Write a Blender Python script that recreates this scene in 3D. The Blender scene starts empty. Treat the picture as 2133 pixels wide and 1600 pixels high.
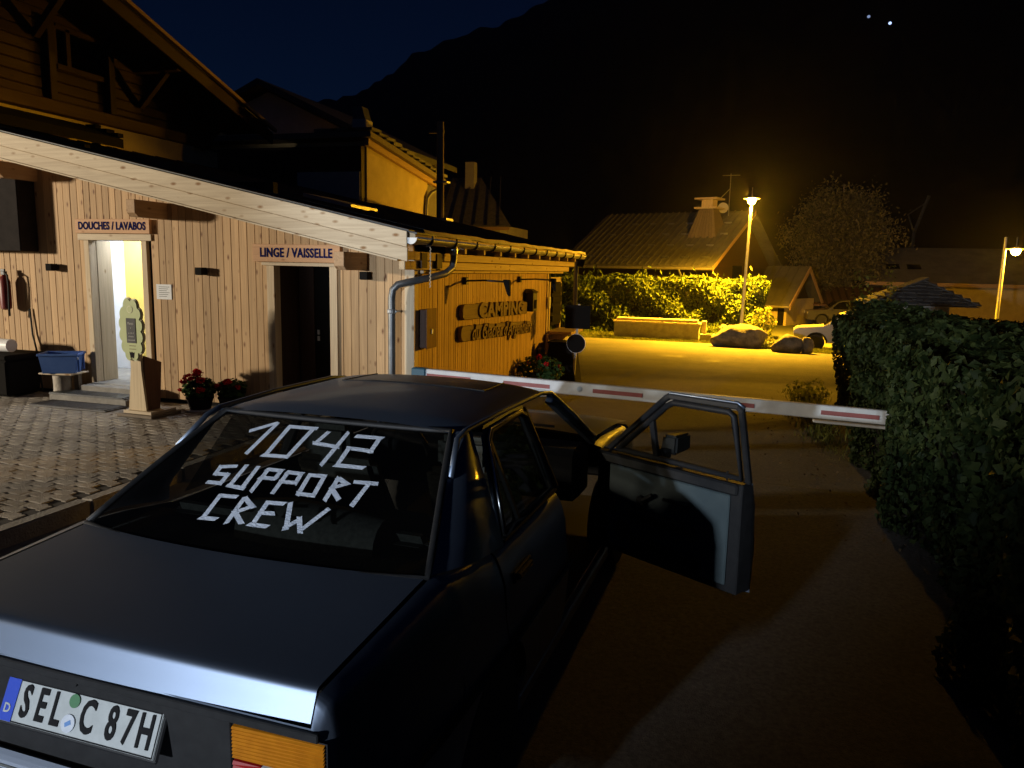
import bpy, bmesh, math, random
import numpy as np
from mathutils import Matrix, Vector
random.seed(7); RNG = np.random.default_rng(11)
SC = bpy.context.scene; COL = SC.collection
R = math.radians
# ------------------------------------------------------------------ camera, sky, exposure
cd = bpy.data.cameras.new('camera'); cam = bpy.data.objects.new('camera', cd); COL.objects.link(cam)
cd.sensor_width = 36; cd.lens = 26.545; cd.clip_end = 3000; cd.clip_start = .05
M = Matrix(((.95812, -.06442, .27902), (.28549, .13874, -.94829), (.02238, .98823, .15132))).to_4x4()
cam.matrix_world = Matrix.Translation((0, 0, 1.9406)) @ M
SC.camera = cam
W = bpy.data.worlds.new('World'); SC.world = W; W.use_nodes = True
wn = W.node_tree.nodes; wl = W.node_tree.links
sky = wn.new('ShaderNodeTexSky'); sky.sky_type = 'NISHITA'; sky.sun_disc = False
sky.sun_elevation = R(38); sky.sun_rotation = R(150); sky.altitude = 1200
tint = wn.new('ShaderNodeMix'); tint.data_type = 'RGBA'; tint.blend_type = 'MULTIPLY'; tint.inputs[0].default_value = 1
tint.inputs[7].default_value = (.16, .42, 1, 1)
wl.new(sky.outputs[0], tint.inputs[6]); wl.new(tint.outputs[2], wn['Background'].inputs[0])
wn['Background'].inputs[1].default_value = .0026
SC.view_settings.view_transform = 'Standard'; SC.view_settings.look = 'None'
SC.view_settings.exposure = 0; SC.view_settings.gamma = 1
cy = SC.cycles; cy.use_denoising = True; cy.max_bounces = 6; cy.diffuse_bounces = 3; cy.glossy_bounces = 3
cy.transparent_max_bounces = 10; cy.sample_clamp_indirect = 4; cy.caustics_reflective = False; cy.caustics_refractive = False
SODIUM = (1, .475, .018)
def zg(y): return 0.0 if y < 7 else -.042 * (min(y, 36) - 7)

# ------------------------------------------------------------------ materials
MATS = {}
def nodes(name):
    m = bpy.data.materials.new(name); m.use_nodes = True; MATS[name] = m
    n = m.node_tree.nodes; return m, n, m.node_tree.links, n['Principled BSDF']
def pbr(name, c, c2=None, scale=6, rough=.7, metal=0, bump=0, bscale=40, coat=0, stretch=(1, 1, 1), rnd=0, spec=.5, detail=5, trans=0):
    """colour noise between c and c2, relief from a second noise, optional random value per object"""
    m, n, l, b = nodes(name)
    b.inputs['Roughness'].default_value = rough; b.inputs['Metallic'].default_value = metal
    b.inputs['Coat Weight'].default_value = coat; b.inputs['Coat Roughness'].default_value = .08
    b.inputs['Specular IOR Level'].default_value = spec
    tc = n.new('ShaderNodeTexCoord'); mp = n.new('ShaderNodeMapping'); mp.inputs['Scale'].default_value = stretch
    oi = n.new('ShaderNodeObjectInfo'); ad = n.new('ShaderNodeVectorMath'); ad.operation = 'MULTIPLY_ADD'
    ad.inputs[1].default_value = (37, 53, 71); l.new(oi.outputs['Random'], ad.inputs[0]); l.new(tc.outputs['Object'], ad.inputs[2])
    l.new(ad.outputs[0], mp.inputs[0])
    if c2:
        no = n.new('ShaderNodeTexNoise'); no.inputs['Scale'].default_value = scale; no.inputs['Detail'].default_value = detail
        no.inputs['Roughness'].default_value = .62
        l.new(mp.outputs[0], no.inputs[0])
        rp = n.new('ShaderNodeValToRGB'); rp.color_ramp.elements[0].position = .32; rp.color_ramp.elements[1].position = .7
        rp.color_ramp.elements[0].color = (*c, 1); rp.color_ramp.elements[1].color = (*c2, 1)
        l.new(no.outputs[0], rp.inputs[0]); out = rp.outputs[0]
    else:
        rgb = n.new('ShaderNodeRGB'); rgb.outputs[0].default_value = (*c, 1); out = rgb.outputs[0]
    if rnd:
        hs = n.new('ShaderNodeHueSaturation'); mr = n.new('ShaderNodeMapRange')
        mr.inputs[3].default_value = 1 - rnd; mr.inputs[4].default_value = 1 + rnd
        l.new(oi.outputs['Random'], mr.inputs[0]); l.new(mr.outputs[0], hs.inputs['Value']); l.new(out, hs.inputs['Color']); out = hs.outputs[0]
    l.new(out, b.inputs['Base Color'])
    if bump:
        nb = n.new('ShaderNodeTexNoise'); nb.inputs['Scale'].default_value = bscale; nb.inputs['Detail'].default_value = 4
        l.new(mp.outputs[0], nb.inputs[0]); bp = n.new('ShaderNodeBump'); bp.inputs['Strength'].default_value = bump
        bp.inputs['Distance'].default_value = .02
        l.new(nb.outputs[0], bp.inputs['Height']); l.new(bp.outputs[0], b.inputs['Normal'])
    return m
def wood(name, c, dark, axis='z', rnd=.18, knots=.07, rough=.65, grain=1.0):
    m, n, l, b = nodes(name); b.inputs['Roughness'].default_value = rough; b.inputs['Specular IOR Level'].default_value = .25
    tc = n.new('ShaderNodeTexCoord'); oi = n.new('ShaderNodeObjectInfo'); ad = n.new('ShaderNodeVectorMath'); ad.operation = 'MULTIPLY_ADD'
    ad.inputs[1].default_value = (17, 29, 41); l.new(oi.outputs['Random'], ad.inputs[0]); l.new(tc.outputs['Object'], ad.inputs[2])
    def mapped(a, s):
        mp = n.new('ShaderNodeMapping'); sc = {'x': (s, a, a), 'y': (a, s, a), 'z': (a, a, s)}[axis]
        mp.inputs['Scale'].default_value = sc; l.new(ad.outputs[0], mp.inputs[0]); return mp.outputs[0]
    g = n.new('ShaderNodeTexNoise'); g.inputs['Scale'].default_value = 1; g.inputs['Detail'].default_value = 6; g.inputs['Distortion'].default_value = 1.2
    l.new(mapped(26 * grain, 1.1 * grain), g.inputs[0])
    rp = n.new('ShaderNodeValToRGB'); e = rp.color_ramp.elements
    e[0].position = .25; e[1].position = .72; e[0].color = (*[c[i] * .62 + dark[i] * .25 for i in range(3)], 1); e[1].color = (*c, 1)
    l.new(g.outputs[0], rp.inputs[0])
    vo = n.new('ShaderNodeTexVoronoi'); vo.inputs['Scale'].default_value = 1; l.new(mapped(9, 4.2), vo.inputs[0])
    kr = n.new('ShaderNodeValToRGB'); ke = kr.color_ramp.elements; ke[0].position = knots; ke[1].position = knots + .14
    ke[0].color = (0, 0, 0, 1); ke[1].color = (1, 1, 1, 1); l.new(vo.outputs['Distance'], kr.inputs[0])
    mk = n.new('ShaderNodeMix'); mk.data_type = 'RGBA'; mk.inputs[6].default_value = (*dark, 1)
    l.new(kr.outputs[0], mk.inputs[0]); l.new(rp.outputs[0], mk.inputs[7])
    st = n.new('ShaderNodeTexNoise'); st.inputs['Scale'].default_value = 1.3; l.new(tc.outputs['Object'], st.inputs[0])
    hs = n.new('ShaderNodeHueSaturation'); mr = n.new('ShaderNodeMapRange'); mr.inputs[3].default_value = 1 - rnd; mr.inputs[4].default_value = 1 + rnd
    av = n.new('ShaderNodeMath'); av.operation = 'MULTIPLY_ADD'; av.inputs[1].default_value = .6
    sv = n.new('ShaderNodeMath'); sv.operation = 'MULTIPLY'; sv.inputs[1].default_value = .4; l.new(st.outputs[0], sv.inputs[0])
    l.new(oi.outputs['Random'], av.inputs[0]); l.new(sv.outputs[0], av.inputs[2])
    l.new(av.outputs[0], mr.inputs[0]); l.new(mr.outputs[0], hs.inputs['Value']); l.new(mk.outputs[2], hs.inputs['Color'])
    l.new(hs.outputs[0], b.inputs['Base Color'])
    bp = n.new('ShaderNodeBump'); bp.inputs['Strength'].default_value = .25; bp.inputs['Distance'].default_value = .01
    l.new(g.outputs[0], bp.inputs['Height']); l.new(bp.outputs[0], b.inputs['Normal'])
    return m
def emit(name, c, s):
    m, n, l, b = nodes(name); b.inputs['Base Color'].default_value = (*c, 1)
    b.inputs['Emission Color'].default_value = (*c, 1); b.inputs['Emission Strength'].default_value = s; return m
def glass(name, tintc, ior=1.5, rough=.02, dirt=0.0):
    m, n, l, b = nodes(name); n.remove(b); o = n['Material Output']
    t = n.new('ShaderNodeBsdfTransparent'); t.inputs[0].default_value = (*tintc, 1)
    g = n.new('ShaderNodeBsdfGlossy'); g.inputs['Roughness'].default_value = rough
    fr = n.new('ShaderNodeFresnel'); fr.inputs[0].default_value = ior
    ge = n.new('ShaderNodeNewGeometry'); mi = n.new('ShaderNodeMapRange'); mi.inputs[3].default_value = ior; mi.inputs[4].default_value = 1 / ior
    l.new(ge.outputs['Backfacing'], mi.inputs[0]); l.new(mi.outputs[0], fr.inputs[0])      # a thin pane reflects alike on both sides
    mx = n.new('ShaderNodeMixShader'); l.new(fr.outputs[0], mx.inputs[0]); l.new(t.outputs[0], mx.inputs[1]); l.new(g.outputs[0], mx.inputs[2])
    last = mx.outputs[0]
    if dirt:
        d = n.new('ShaderNodeBsdfDiffuse'); d.inputs[0].default_value = (.4, .38, .34, 1)
        no = n.new('ShaderNodeTexNoise'); no.inputs['Scale'].default_value = 3; tc = n.new('ShaderNodeTexCoord'); l.new(tc.outputs['Object'], no.inputs[0])
        mm = n.new('ShaderNodeMath'); mm.operation = 'MULTIPLY'; mm.inputs[1].default_value = dirt; l.new(no.outputs[0], mm.inputs[0])
        m2 = n.new('ShaderNodeMixShader'); l.new(mm.outputs[0], m2.inputs[0]); l.new(last, m2.inputs[1]); l.new(d.outputs[0], m2.inputs[2]); last = m2.outputs[0]
    l.new(last, o.inputs[0]); return m
def leafmat(name, c, c2, tr=.35):
    m, n, l, b = nodes(name); g = n.new('ShaderNodeNewGeometry'); rp = n.new('ShaderNodeValToRGB')
    rp.color_ramp.elements[0].color = (*c, 1); rp.color_ramp.elements[1].color = (*c2, 1)
    l.new(g.outputs['Random Per Island'], rp.inputs[0]); l.new(rp.outputs[0], b.inputs['Base Color'])
    b.inputs['Roughness'].default_value = .6; b.inputs['Specular IOR Level'].default_value = .15
    t = n.new('ShaderNodeBsdfTranslucent'); l.new(rp.outputs[0], t.inputs[0])
    mx = n.new('ShaderNodeMixShader'); mx.inputs[0].default_value = tr; l.new(b.outputs[0], mx.inputs[1]); l.new(t.outputs[0], mx.inputs[2])
    l.new(mx.outputs[0], n['Material Output'].inputs[0]); return m

def weather(m, lo, hi, scale):                                      # broad worn and patched areas over a fine material
    n, l = m.node_tree.nodes, m.node_tree.links; b = n['Principled BSDF']; src = b.inputs['Base Color'].links[0].from_socket
    tc = n.new('ShaderNodeTexCoord'); no = n.new('ShaderNodeTexNoise'); no.inputs['Scale'].default_value = scale; no.inputs['Detail'].default_value = 6; no.inputs['Roughness'].default_value = .6
    l.new(tc.outputs['Object'], no.inputs[0]); mr = n.new('ShaderNodeMapRange'); mr.inputs[1].default_value = .35; mr.inputs[2].default_value = .65; mr.inputs[3].default_value = lo; mr.inputs[4].default_value = hi
    l.new(no.outputs[0], mr.inputs[0]); hs = n.new('ShaderNodeHueSaturation'); l.new(mr.outputs[0], hs.inputs['Value']); l.new(src, hs.inputs['Color']); l.new(hs.outputs[0], b.inputs['Base Color'])
LARCH = wood('larch', (.56, .372, .195), (.17, .075, .035), 'z', .3, .05)
SLAT = wood('slat_larch', (.56, .37, .18), (.18, .09, .03), 'z', .22, .02)
SPRUCE_X = wood('spruce_x', (.66, .555, .40), (.26, .14, .06), 'x', .1, .075)
SPRUCE_Y = wood('spruce_y', (.64, .50, .32), (.25, .13, .05), 'y', .12, .06)
SPRUCE_Z = wood('spruce_z', (.66, .54, .37), (.25, .13, .05), 'z', .1, .05)
PURLIN = wood('purlin_wood', (.50, .33, .19), (.2, .1, .04), 'y', .08, .04)
BOARD = wood('board_wood', (.60, .36, .20), (.3, .14, .06), 'x', .06, .02)
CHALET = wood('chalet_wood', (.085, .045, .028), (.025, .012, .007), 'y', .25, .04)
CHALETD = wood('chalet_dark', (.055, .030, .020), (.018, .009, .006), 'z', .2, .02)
CARVED = wood('carved_wood', (.19, .125, .068), (.05, .026, .014), 'y', .1, .05)
GREYW = wood('grey_wood', (.20, .16, .12), (.06, .045, .03), 'z', .2, .04)
PALEW = wood('pale_ply', (.66, .54, .36), (.3, .18, .08), 'z', .05, .03)
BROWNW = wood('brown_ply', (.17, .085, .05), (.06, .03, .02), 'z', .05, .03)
DARK = pbr('dark_gap', (.010, .009, .008), rough=.9, spec=.1)
BLACK = pbr('black_plastic', (.014, .014, .015), (.022, .022, .023), 20, .5)
BLACKM = pbr('black_metal', (.010, .0105, .0115), (.018, .0185, .02), 20, .45, .3)
ROOFD = pbr('dark_roof_sheet', (.022, .023, .026), (.05, .05, .052), 3, .55, 0, .2, 12)
ZINC = pbr('zinc', (.30, .31, .32), (.42, .43, .44), 7, .38, .8, .1, 15)
ZINCD = pbr('dark_zinc', (.10, .105, .11), (.17, .175, .18), 6, .42, .6)
LIT_EAVE = pbr('lit_eave_metal', (.42, .38, .30), (.6, .55, .45), 5, .4, .6, .3, 10)  # pale warm metal: lamplight on the eave edges put into its colour
BARWHITE = pbr('barrier_white', (.44, .45, .47), (.60, .61, .62), 5, .5)
WHITE = pbr('white_paint', (.82, .83, .84), (.74, .75, .76), 3, .45)
WHITEW = pbr('white_render', (.72, .73, .75), (.78, .79, .8), 4, .8)
YELLOWP = pbr('yellow_panel', (.72, .50, .10), (.76, .54, .12), 2, .6)
CONC = pbr('concrete', (.20, .19, .175), (.33, .315, .29), 7, .9, 0, .5, 45)
CONCD = pbr('old_concrete', (.30, .27, .22), (.50, .46, .38), 3.5, .9, 0, .6, 22)
PAVER = pbr('paver_concrete', (.30, .265, .225), (.43, .39, .335), 9, .9, 0, .6, 90, rnd=.22)
weather(PAVER, .78, 1.15, .8)
SAND = pbr('joint_sand', (.05, .045, .038), (.08, .07, .06), 20, 1)
KERB = pbr('kerb_stone', (.34, .31, .27), (.45, .42, .37), 9, .85, 0, .5, 50, rnd=.12)
ASPH = pbr('asphalt', (.050, .047, .043), (.135, .127, .115), 42, .85, 0, .75, 150, detail=9)
weather(ASPH, .72, 1.3, .45)
TAR = pbr('tar_seam', (.018, .017, .016), (.03, .028, .026), 9, .7)
GRASSD = pbr('grass_soil', (.05, .06, .02), (.09, .09, .035), 4, .95, 0, .6, 20)
ROCK = pbr('boulder', (.075, .068, .053), (.25, .225, .175), 3.5, .9, 0, 1.0, 14)
PLASTER = pbr('ochre_plaster', (.52, .42, .24), (.64, .53, .32), 2.5, .9, 0, .7, 30)
PLASTERG = pbr('grey_plaster', (.40, .38, .35), (.5, .48, .44), 2, .9, 0, .5, 25)
SLATE = pbr('stone_slates', (.075, .07, .065), (.15, .14, .125), 5, .75, 0, .5, 20, rnd=.3)
FIBRE = pbr('fibre_cement', (.095, .09, .082), (.155, .147, .135), 1.2, .8, 0, .3, 10)
SHEDROOF = pbr('shed_roof_sheet', (.07, .065, .06), (.12, .112, .10), 1.2, .8, 0, .3, 10)
REDSHEET = pbr('red_brown_sheet', (.07, .03, .022), (.11, .048, .034), 3, .6)
FOREST = pbr('forest_slope', (.012, .015, .012), (.030, .034, .026), .03, 1)
BARK = pbr('bark', (.28, .25, .21), (.48, .44, .38), 6, .9, 0, .6, 18)
POLEW = pbr('pole_wood', (.24, .18, .12), (.36, .28, .19), 5, .85, stretch=(8, 8, .6))
GALV = pbr('galvanised_pole', (.42, .42, .40), (.52, .52, .5), 6, .5, .5)
PAINT = pbr('silver_blue_paint', (.185, .225, .30), (.17, .21, .28), 3, .46, .92, 0, coat=.12)
TRIM = pbr('black_trim', (.010, .010, .011), (.016, .016, .017), 30, .55, spec=.25)
BUMPER = pbr('bumper_grey', (.055, .06, .058), (.075, .08, .078), 30, .5)
BRIGHT = pbr('bright_trim', (.55, .56, .58), rough=.22, metal=1)
RUBBER = pbr('rubber', (.015, .015, .015), rough=.75)
RIM = pbr('wheel_steel', (.3, .3, .31), rough=.4, metal=.8)
FABRIC = pbr('seat_fabric', (.05, .055, .05), (.10, .105, .095), 60, .95)
INTRIM = pbr('door_card', (.030, .046, .052), (.042, .062, .068), 8, .7)
TAPEM = pbr('white_tape', (.40, .45, .54), (.56, .61, .70), 34, .6, 0, .35, 90, rnd=.06, stretch=(1, 1, 3))
PLATEW = pbr('plate_white', (.33, .35, .345), (.39, .41, .405), 30, .5)
PLATEB = pbr('plate_blue', (.01, .05, .42), rough=.4)
INK = pbr('plate_black', (.008, .008, .009), rough=.8, spec=.15)
AMBER = pbr('amber_lens', (.46, .155, .008), (.56, .20, .010), 30, .25, coat=.6)
REDL = pbr('red_lens', (.32, .008, .008), rough=.25, coat=.6)
CLEARL = pbr('clear_lens', (.55, .56, .58), rough=.25, coat=.6)
SEAL = pbr('seal_grey', (.42, .45, .5), (.5, .53, .58), 60, .5)
SEALB = pbr('seal_blue', (.08, .2, .45), rough=.5)
SEALG = pbr('seal_green', (.03, .14, .05), rough=.5)
NAVY = pbr('navy_lettering', (.004, .008, .075), rough=.9, spec=.08)
REDSTRIPE = pbr('faded_red_stripe', (.20, .052, .05), (.28, .08, .075), 8, .6)
GREENP = pbr('pale_green_paint', (.37, .43, .19), (.43, .49, .23), 5, .6)
GREENE = pbr('cream_edge', (.62, .60, .42), rough=.6)
CHALKB = pbr('chalkboard', (.06, .062, .065), (.10, .10, .105), 6, .8)
CHALK = pbr('chalk', (.6, .6, .58), rough=1)
BLUEP = pbr('blue_crate', (.05, .13, .42), (.08, .18, .50), 4, .5)
RUBMAT = pbr('rubber_mat', (.07, .07, .075), (.13, .13, .135), 30, .6)
PAPER = pbr('paper', (.72, .74, .76), rough=.8)
REDP = pbr('red_paint', (.16, .012, .010), rough=.45)
PETAL = leafmat('red_petals', (.38, .006, .012), (.62, .02, .03), .2)
POTM = pbr('dark_pot', (.014, .011, .010), (.024, .019, .017), 8, .8, spec=.1)
TEAL = pbr('teal_metal', (.015, .07, .11), rough=.5)
LEAFN = leafmat('hedge_leaves', (.010, .020, .006), (.036, .052, .016))
LEAFT = leafmat('thuja_sprays', (.030, .055, .010), (.12, .15, .03), .25)
LEAFB = leafmat('birch_leaves', (.13, .125, .075), (.28, .25, .16))
LEAFG = leafmat('geranium_leaves', (.02, .05, .012), (.05, .10, .025), .2)
LEAFY = leafmat('shrub_leaves', (.10, .13, .02), (.22, .22, .05))
BLADES = leafmat('grass_blades', (.06, .085, .015), (.16, .16, .035))
CREAM = pbr('cream_car_paint', (.30, .29, .26), rough=.3, coat=.6)
DARKCAR = pbr('dark_car_paint', (.03, .028, .028), rough=.3, coat=.6)
GLASSR = glass('rear_glass', (.30, .31, .30), 1.45, .015, .006)
GLASSD = glass('door_glass', (.84, .86, .84), 1.4, .01, .006)
GLASSW = glass('dark_glass', (.12, .12, .12), 1.5, .02)

# ------------------------------------------------------------------ mesh helpers
class MB:
    def __init__(s): s.v = []; s.f = []
    def add(s, vs, fs):
        o = len(s.v); s.v += [tuple(map(float, p)) for p in vs]; s.f += [tuple(i + o for i in f) for f in fs]; return s
    def box(s, x0, x1, y0, y1, z0, z1):
        return s.hexa([(x0, y0, z0), (x1, y0, z0), (x1, y1, z0), (x0, y1, z0), (x0, y0, z1), (x1, y0, z1), (x1, y1, z1), (x0, y1, z1)])
    def hexa(s, p): return s.add(p, [(0, 3, 2, 1), (4, 5, 6, 7), (0, 1, 5, 4), (1, 2, 6, 5), (2, 3, 7, 6), (3, 0, 4, 7)])
    def prism(s, poly, d):
        n = len(poly); a = [Vector(p) for p in poly]; d = Vector(d); b = [p + d for p in a]
        return s.add(a + b, [tuple(range(n))[::-1], tuple(range(n, 2 * n))] + [(i, (i + 1) % n, n + (i + 1) % n, n + i) for i in range(n)])
    def grid(s, fn, nu, nv, flip=False):
        vs = [fn(i / nu, j / nv) for j in range(nv + 1) for i in range(nu + 1)]; k = nu + 1
        fs = [(j * k + i, j * k + i + 1, (j + 1) * k + i + 1, (j + 1) * k + i) for j in range(nv) for i in range(nu)]
        return s.add(vs, [f[::-1] for f in fs] if flip else fs)
    def tube(s, path, r, n=8, caps=True):
        P = [Vector(p) for p in path]; rr = r if isinstance(r, (list, tuple)) else [r] * len(P); vs = []
        up = Vector((0, 0, 1)); pn = None
        for i, p in enumerate(P):
            t = (P[min(i + 1, len(P) - 1)] - P[max(i - 1, 0)]).normalized()
            if pn is None:
                a = up if abs(t.dot(up)) < .95 else Vector((1, 0, 0)); pn = t.cross(a).normalized()
            pn = (pn - t * pn.dot(t)).normalized(); b = t.cross(pn)
            vs += [p + (pn * math.cos(2 * math.pi * k / n) + b * math.sin(2 * math.pi * k / n)) * rr[i] for k in range(n)]
        fs = [(i * n + k, i * n + (k + 1) % n, (i + 1) * n + (k + 1) % n, (i + 1) * n + k) for i in range(len(P) - 1) for k in range(n)]
        if caps: fs += [tuple(range(n))[::-1], tuple((len(P) - 1) * n + k for k in range(n))]
        return s.add(vs, fs)
    def lathe(s, prof, c=(0, 0, 0), n=16, axis='z'):
        vs = []
        for r, h in prof:
            for k in range(n):
                a = 2 * math.pi * k / n; x, y = r * math.cos(a), r * math.sin(a)
                q = {'z': (x, y, h), 'x': (h, x, y), 'y': (y, h, x)}[axis]; vs.append((c[0] + q[0], c[1] + q[1], c[2] + q[2]))
        m = len(prof); fs = [(i * n + k, i * n + (k + 1) % n, (i + 1) * n + (k + 1) % n, (i + 1) * n + k) for i in range(m - 1) for k in range(n)]
        fs += [tuple(range(n))[::-1], tuple((m - 1) * n + k for k in range(n))]
        return s.add(vs, fs)
    def bar(s, a, b, w, h, up=(0, 0, 1)):
        a = Vector(a); b = Vector(b); t = (b - a).normalized(); u = Vector(up); x = t.cross(u).normalized() * w / 2; u2 = x.cross(t).normalized() * h / 2
        return s.hexa([a - x - u2, b - x - u2, b + x - u2, a + x - u2, a - x + u2, b - x + u2, b + x + u2, a + x + u2])
    def mesh(s, name, bevel=0, seg=1):
        me = bpy.data.meshes.new(name); me.from_pydata(s.v, [], s.f)
        bm = bmesh.new(); bm.from_mesh(me); bmesh.ops.recalc_face_normals(bm, faces=bm.faces)
        if bevel: bmesh.ops.bevel(bm, geom=list(bm.edges), offset=bevel, segments=seg, affect='EDGES', clamp_overlap=True)
        bm.to_mesh(me); bm.free(); return me
def link(name, me, mat, parent=None, loc=None, rot=None, smooth=False, kind=None, label=None):
    o = bpy.data.objects.new(name, me); COL.objects.link(o)
    if mat is not None and not me.materials: me.materials.append(mat)
    if parent: o.parent = parent
    if loc is not None: o.location = loc
    if rot is not None: o.rotation_euler = rot
    if smooth: me.shade_smooth() if smooth is True else me.set_sharp_from_angle(angle=R(smooth)) or None
    if smooth and smooth is not True:
        for p in me.polygons: p.use_smooth = True
    if kind: o['kind'] = kind
    if label: o['label'] = label
    return o
def part(name, mb, mat, parent, bevel=0, smooth=False, world=True, seg=1, **k):
    """world=True: the mesh is written in world coordinates; it is moved into the (unrotated) parent's frame"""
    me = mb.mesh(name, bevel, seg); o = link(name, me, mat, parent, smooth=smooth, **k)
    if parent and world:
        t = root_loc(parent); me.transform(Matrix.Translation(-t))
    return o
def root_loc(o):
    t = Vector((0, 0, 0))
    while o: t = t + o.location; o = o.parent
    return t
def tag(o, label, cat, group=None):
    o['label'] = label; o['category'] = cat
    if group: o['group'] = group
    return o
def thing(name, label, cat, loc=(0, 0, 0), rotz=0, group=None):
    o = bpy.data.objects.new(name, None); COL.objects.link(o); o.location = loc; o.rotation_euler = (0, 0, rotz)
    o.empty_display_size = .1; return tag(o, label, cat, group)
def copy_tree(o, parent=None):
    c = o.copy(); COL.objects.link(c); c.parent = parent
    for ch in [x for x in o.children]: copy_tree(ch, c)
    return c
def text(name, s, size, mat, parent, mtx, extrude=.004, xs=1.0, bold=0.0, shear=0, align='CENTER'):
    cu = bpy.data.curves.new(name, 'FONT'); cu.body = s; cu.size = size; cu.extrude = extrude; cu.offset = bold; cu.shear = shear
    cu.space_character = 1.06; cu.align_x = align; cu.align_y = 'CENTER'; cu.resolution_u = 3
    t = bpy.data.objects.new(name + '_tmp', cu); COL.objects.link(t)
    me = bpy.data.meshes.new_from_object(t.evaluated_get(bpy.context.evaluated_depsgraph_get())); bpy.data.objects.remove(t)
    me.name = name; me.materials.clear(); me.materials.append(mat)
    o = bpy.data.objects.new(name, me); COL.objects.link(o); o.parent = parent
    o.matrix_local = mtx @ Matrix.Diagonal((xs, 1, 1, 1)); return o
FRONT = Matrix(((1, 0, 0), (0, 0, -1), (0, 1, 0))).to_4x4()            # text facing -Y
RIGHT = Matrix(((0, 0, 1), (1, 0, 0), (0, 1, 0))).to_4x4()            # text facing +X, running along +Y
def leaves(pos, size, nrm=None, droop=0.0, aspect=.55, jitter=.9, fold=.25):
    """one small folded leaf per point, tilted around the given outward normal"""
    n = len(pos); pos = np.asarray(pos, float); size = np.broadcast_to(np.asarray(size, float), (n,))
    d = RNG.normal(size=(n, 3)); d[:, 2] -= droop
    if nrm is not None: d = d * jitter; nn = np.asarray(nrm, float) + RNG.normal(size=(n, 3)) * .55
    else: nn = RNG.normal(size=(n, 3))
    nn /= np.linalg.norm(nn, axis=1, keepdims=True) + 1e-9
    d -= (d * nn).sum(1, keepdims=True) * nn; d /= np.linalg.norm(d, axis=1, keepdims=True) + 1e-9
    w = np.cross(nn, d); L = size[:, None]
    a = pos - d * L * .5; b = pos + d * L * .5; m = pos - d * L * .08
    l_ = m + w * L * aspect * .5 + nn * L * fold * .4; r_ = m - w * L * aspect * .5 + nn * L * fold * .4
    V = np.stack([a, l_, b, r_], 1).reshape(-1, 3); i = np.arange(n)[:, None] * 4
    F = np.concatenate([i + [[0, 2, 1]], i + [[0, 3, 2]]], 1).reshape(-1, 3)
    return V, F
def np_mesh(name, V, F):
    me = bpy.data.meshes.new(name); me.vertices.add(len(V)); me.vertices.foreach_set('co', np.asarray(V, 'f').ravel())
    k = F.shape[1]; me.loops.add(F.size); me.loops.foreach_set('vertex_index', F.astype('i').ravel())
    me.polygons.add(len(F)); me.polygons.foreach_set('loop_start', np.arange(0, F.size, k, dtype='i'))
    me.update(); me.validate(); return me
def foliage(name, V, F, mat, parent):
    V = np.asarray(V) - np.array(root_loc(parent)); return link(name, np_mesh(name, V, F), mat, parent, kind='stuff')
def wob(x, y, s=1.0): return math.sin(1.7 * x * s + 2.1 * y * s) * .5 + math.sin(3.9 * x * s - 2.7 * y * s + 1.3) * .3 + math.sin(7.3 * x * s + 5.1 * y * s + .4) * .2

# ================================================================== THE SETTING
def sheet(name, xs, ys, zf, mat):
    mb = MB(); mb.add([(x, y, zf(x, y)) for y in ys for x in xs],
                      [(j * len(xs) + i, j * len(xs) + i + 1, (j + 1) * len(xs) + i + 1, (j + 1) * len(xs) + i) for j in range(len(ys) - 1) for i in range(len(xs) - 1)])
    o = link(name, mb.mesh(name), mat); o['kind'] = 'structure'; o.data.shade_smooth(); return o
sheet('ground', [-700, -200, -80, -40, -20, -10, 0, 10, 20, 40, 80, 200, 700], [-80, -30, 0, 7, 12, 20, 28, 36, 45, 60, 100, 200, 700], lambda x, y: zg(y) - .03, GRASSD)
def road_end(x):                                                    # the far edge of the tarmac, along the grass verge
    return np.interp(x, [-12, -8, -1, .8, 3.4, 6, 30], [34.9, 34.7, 34.5, 32.4, 30.6, 30.2, 30])
rx = list(np.linspace(-4.55, 1.6, 12)); 
def road_mesh():
    mb = MB(); X = np.linspace(-11, 26, 60); V = np.linspace(0, 1, 70)
    def P(u, v):
        x = -11 + 37 * u; ye = road_end(x); y = -25 + (ye + 25) * v; return (x, y, zg(y) + .004 * wob(x, y))
    mb.grid(P, 74, 110); o = link('road', mb.mesh('road'), ASPH, smooth=True); o['kind'] = 'structure'; return o
road = road_mesh()
def crack(pts, w, name='tar_seam'):
    mb = MB(); P = [Vector((x, y, zg(y) + .012)) for x, y in pts]; L = []
    for i, p in enumerate(P):
        t = (P[min(i + 1, len(P) - 1)] - P[max(0, i - 1)]).normalized(); n = Vector((-t.y, t.x, 0)) * w * random.uniform(.4, 1.2)
        L.append((p + n, p - n))
    vs = [q for l in L for q in l]; mb.add(vs, [(2 * i, 2 * i + 1, 2 * i + 3, 2 * i + 2) for i in range(len(L) - 1)])
    return part(name, mb, TAR, road, world=False)
def jag(a, b, n, amp):
    return [(a[0] + (b[0] - a[0]) * i / n + random.uniform(-amp, amp), a[1] + (b[1] - a[1]) * i / n + random.uniform(-amp, amp) * 2) for i in range(n + 1)]
crack(jag((.05, 7.35), (1.15, 7.15), 14, .012), .012)
crack(jag((-.9, 17.5), (.9, 21.5), 16, .06), .022)
crack(jag((-2.3, 15.6), (-.9, 17.5), 12, .06), .015)
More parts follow.
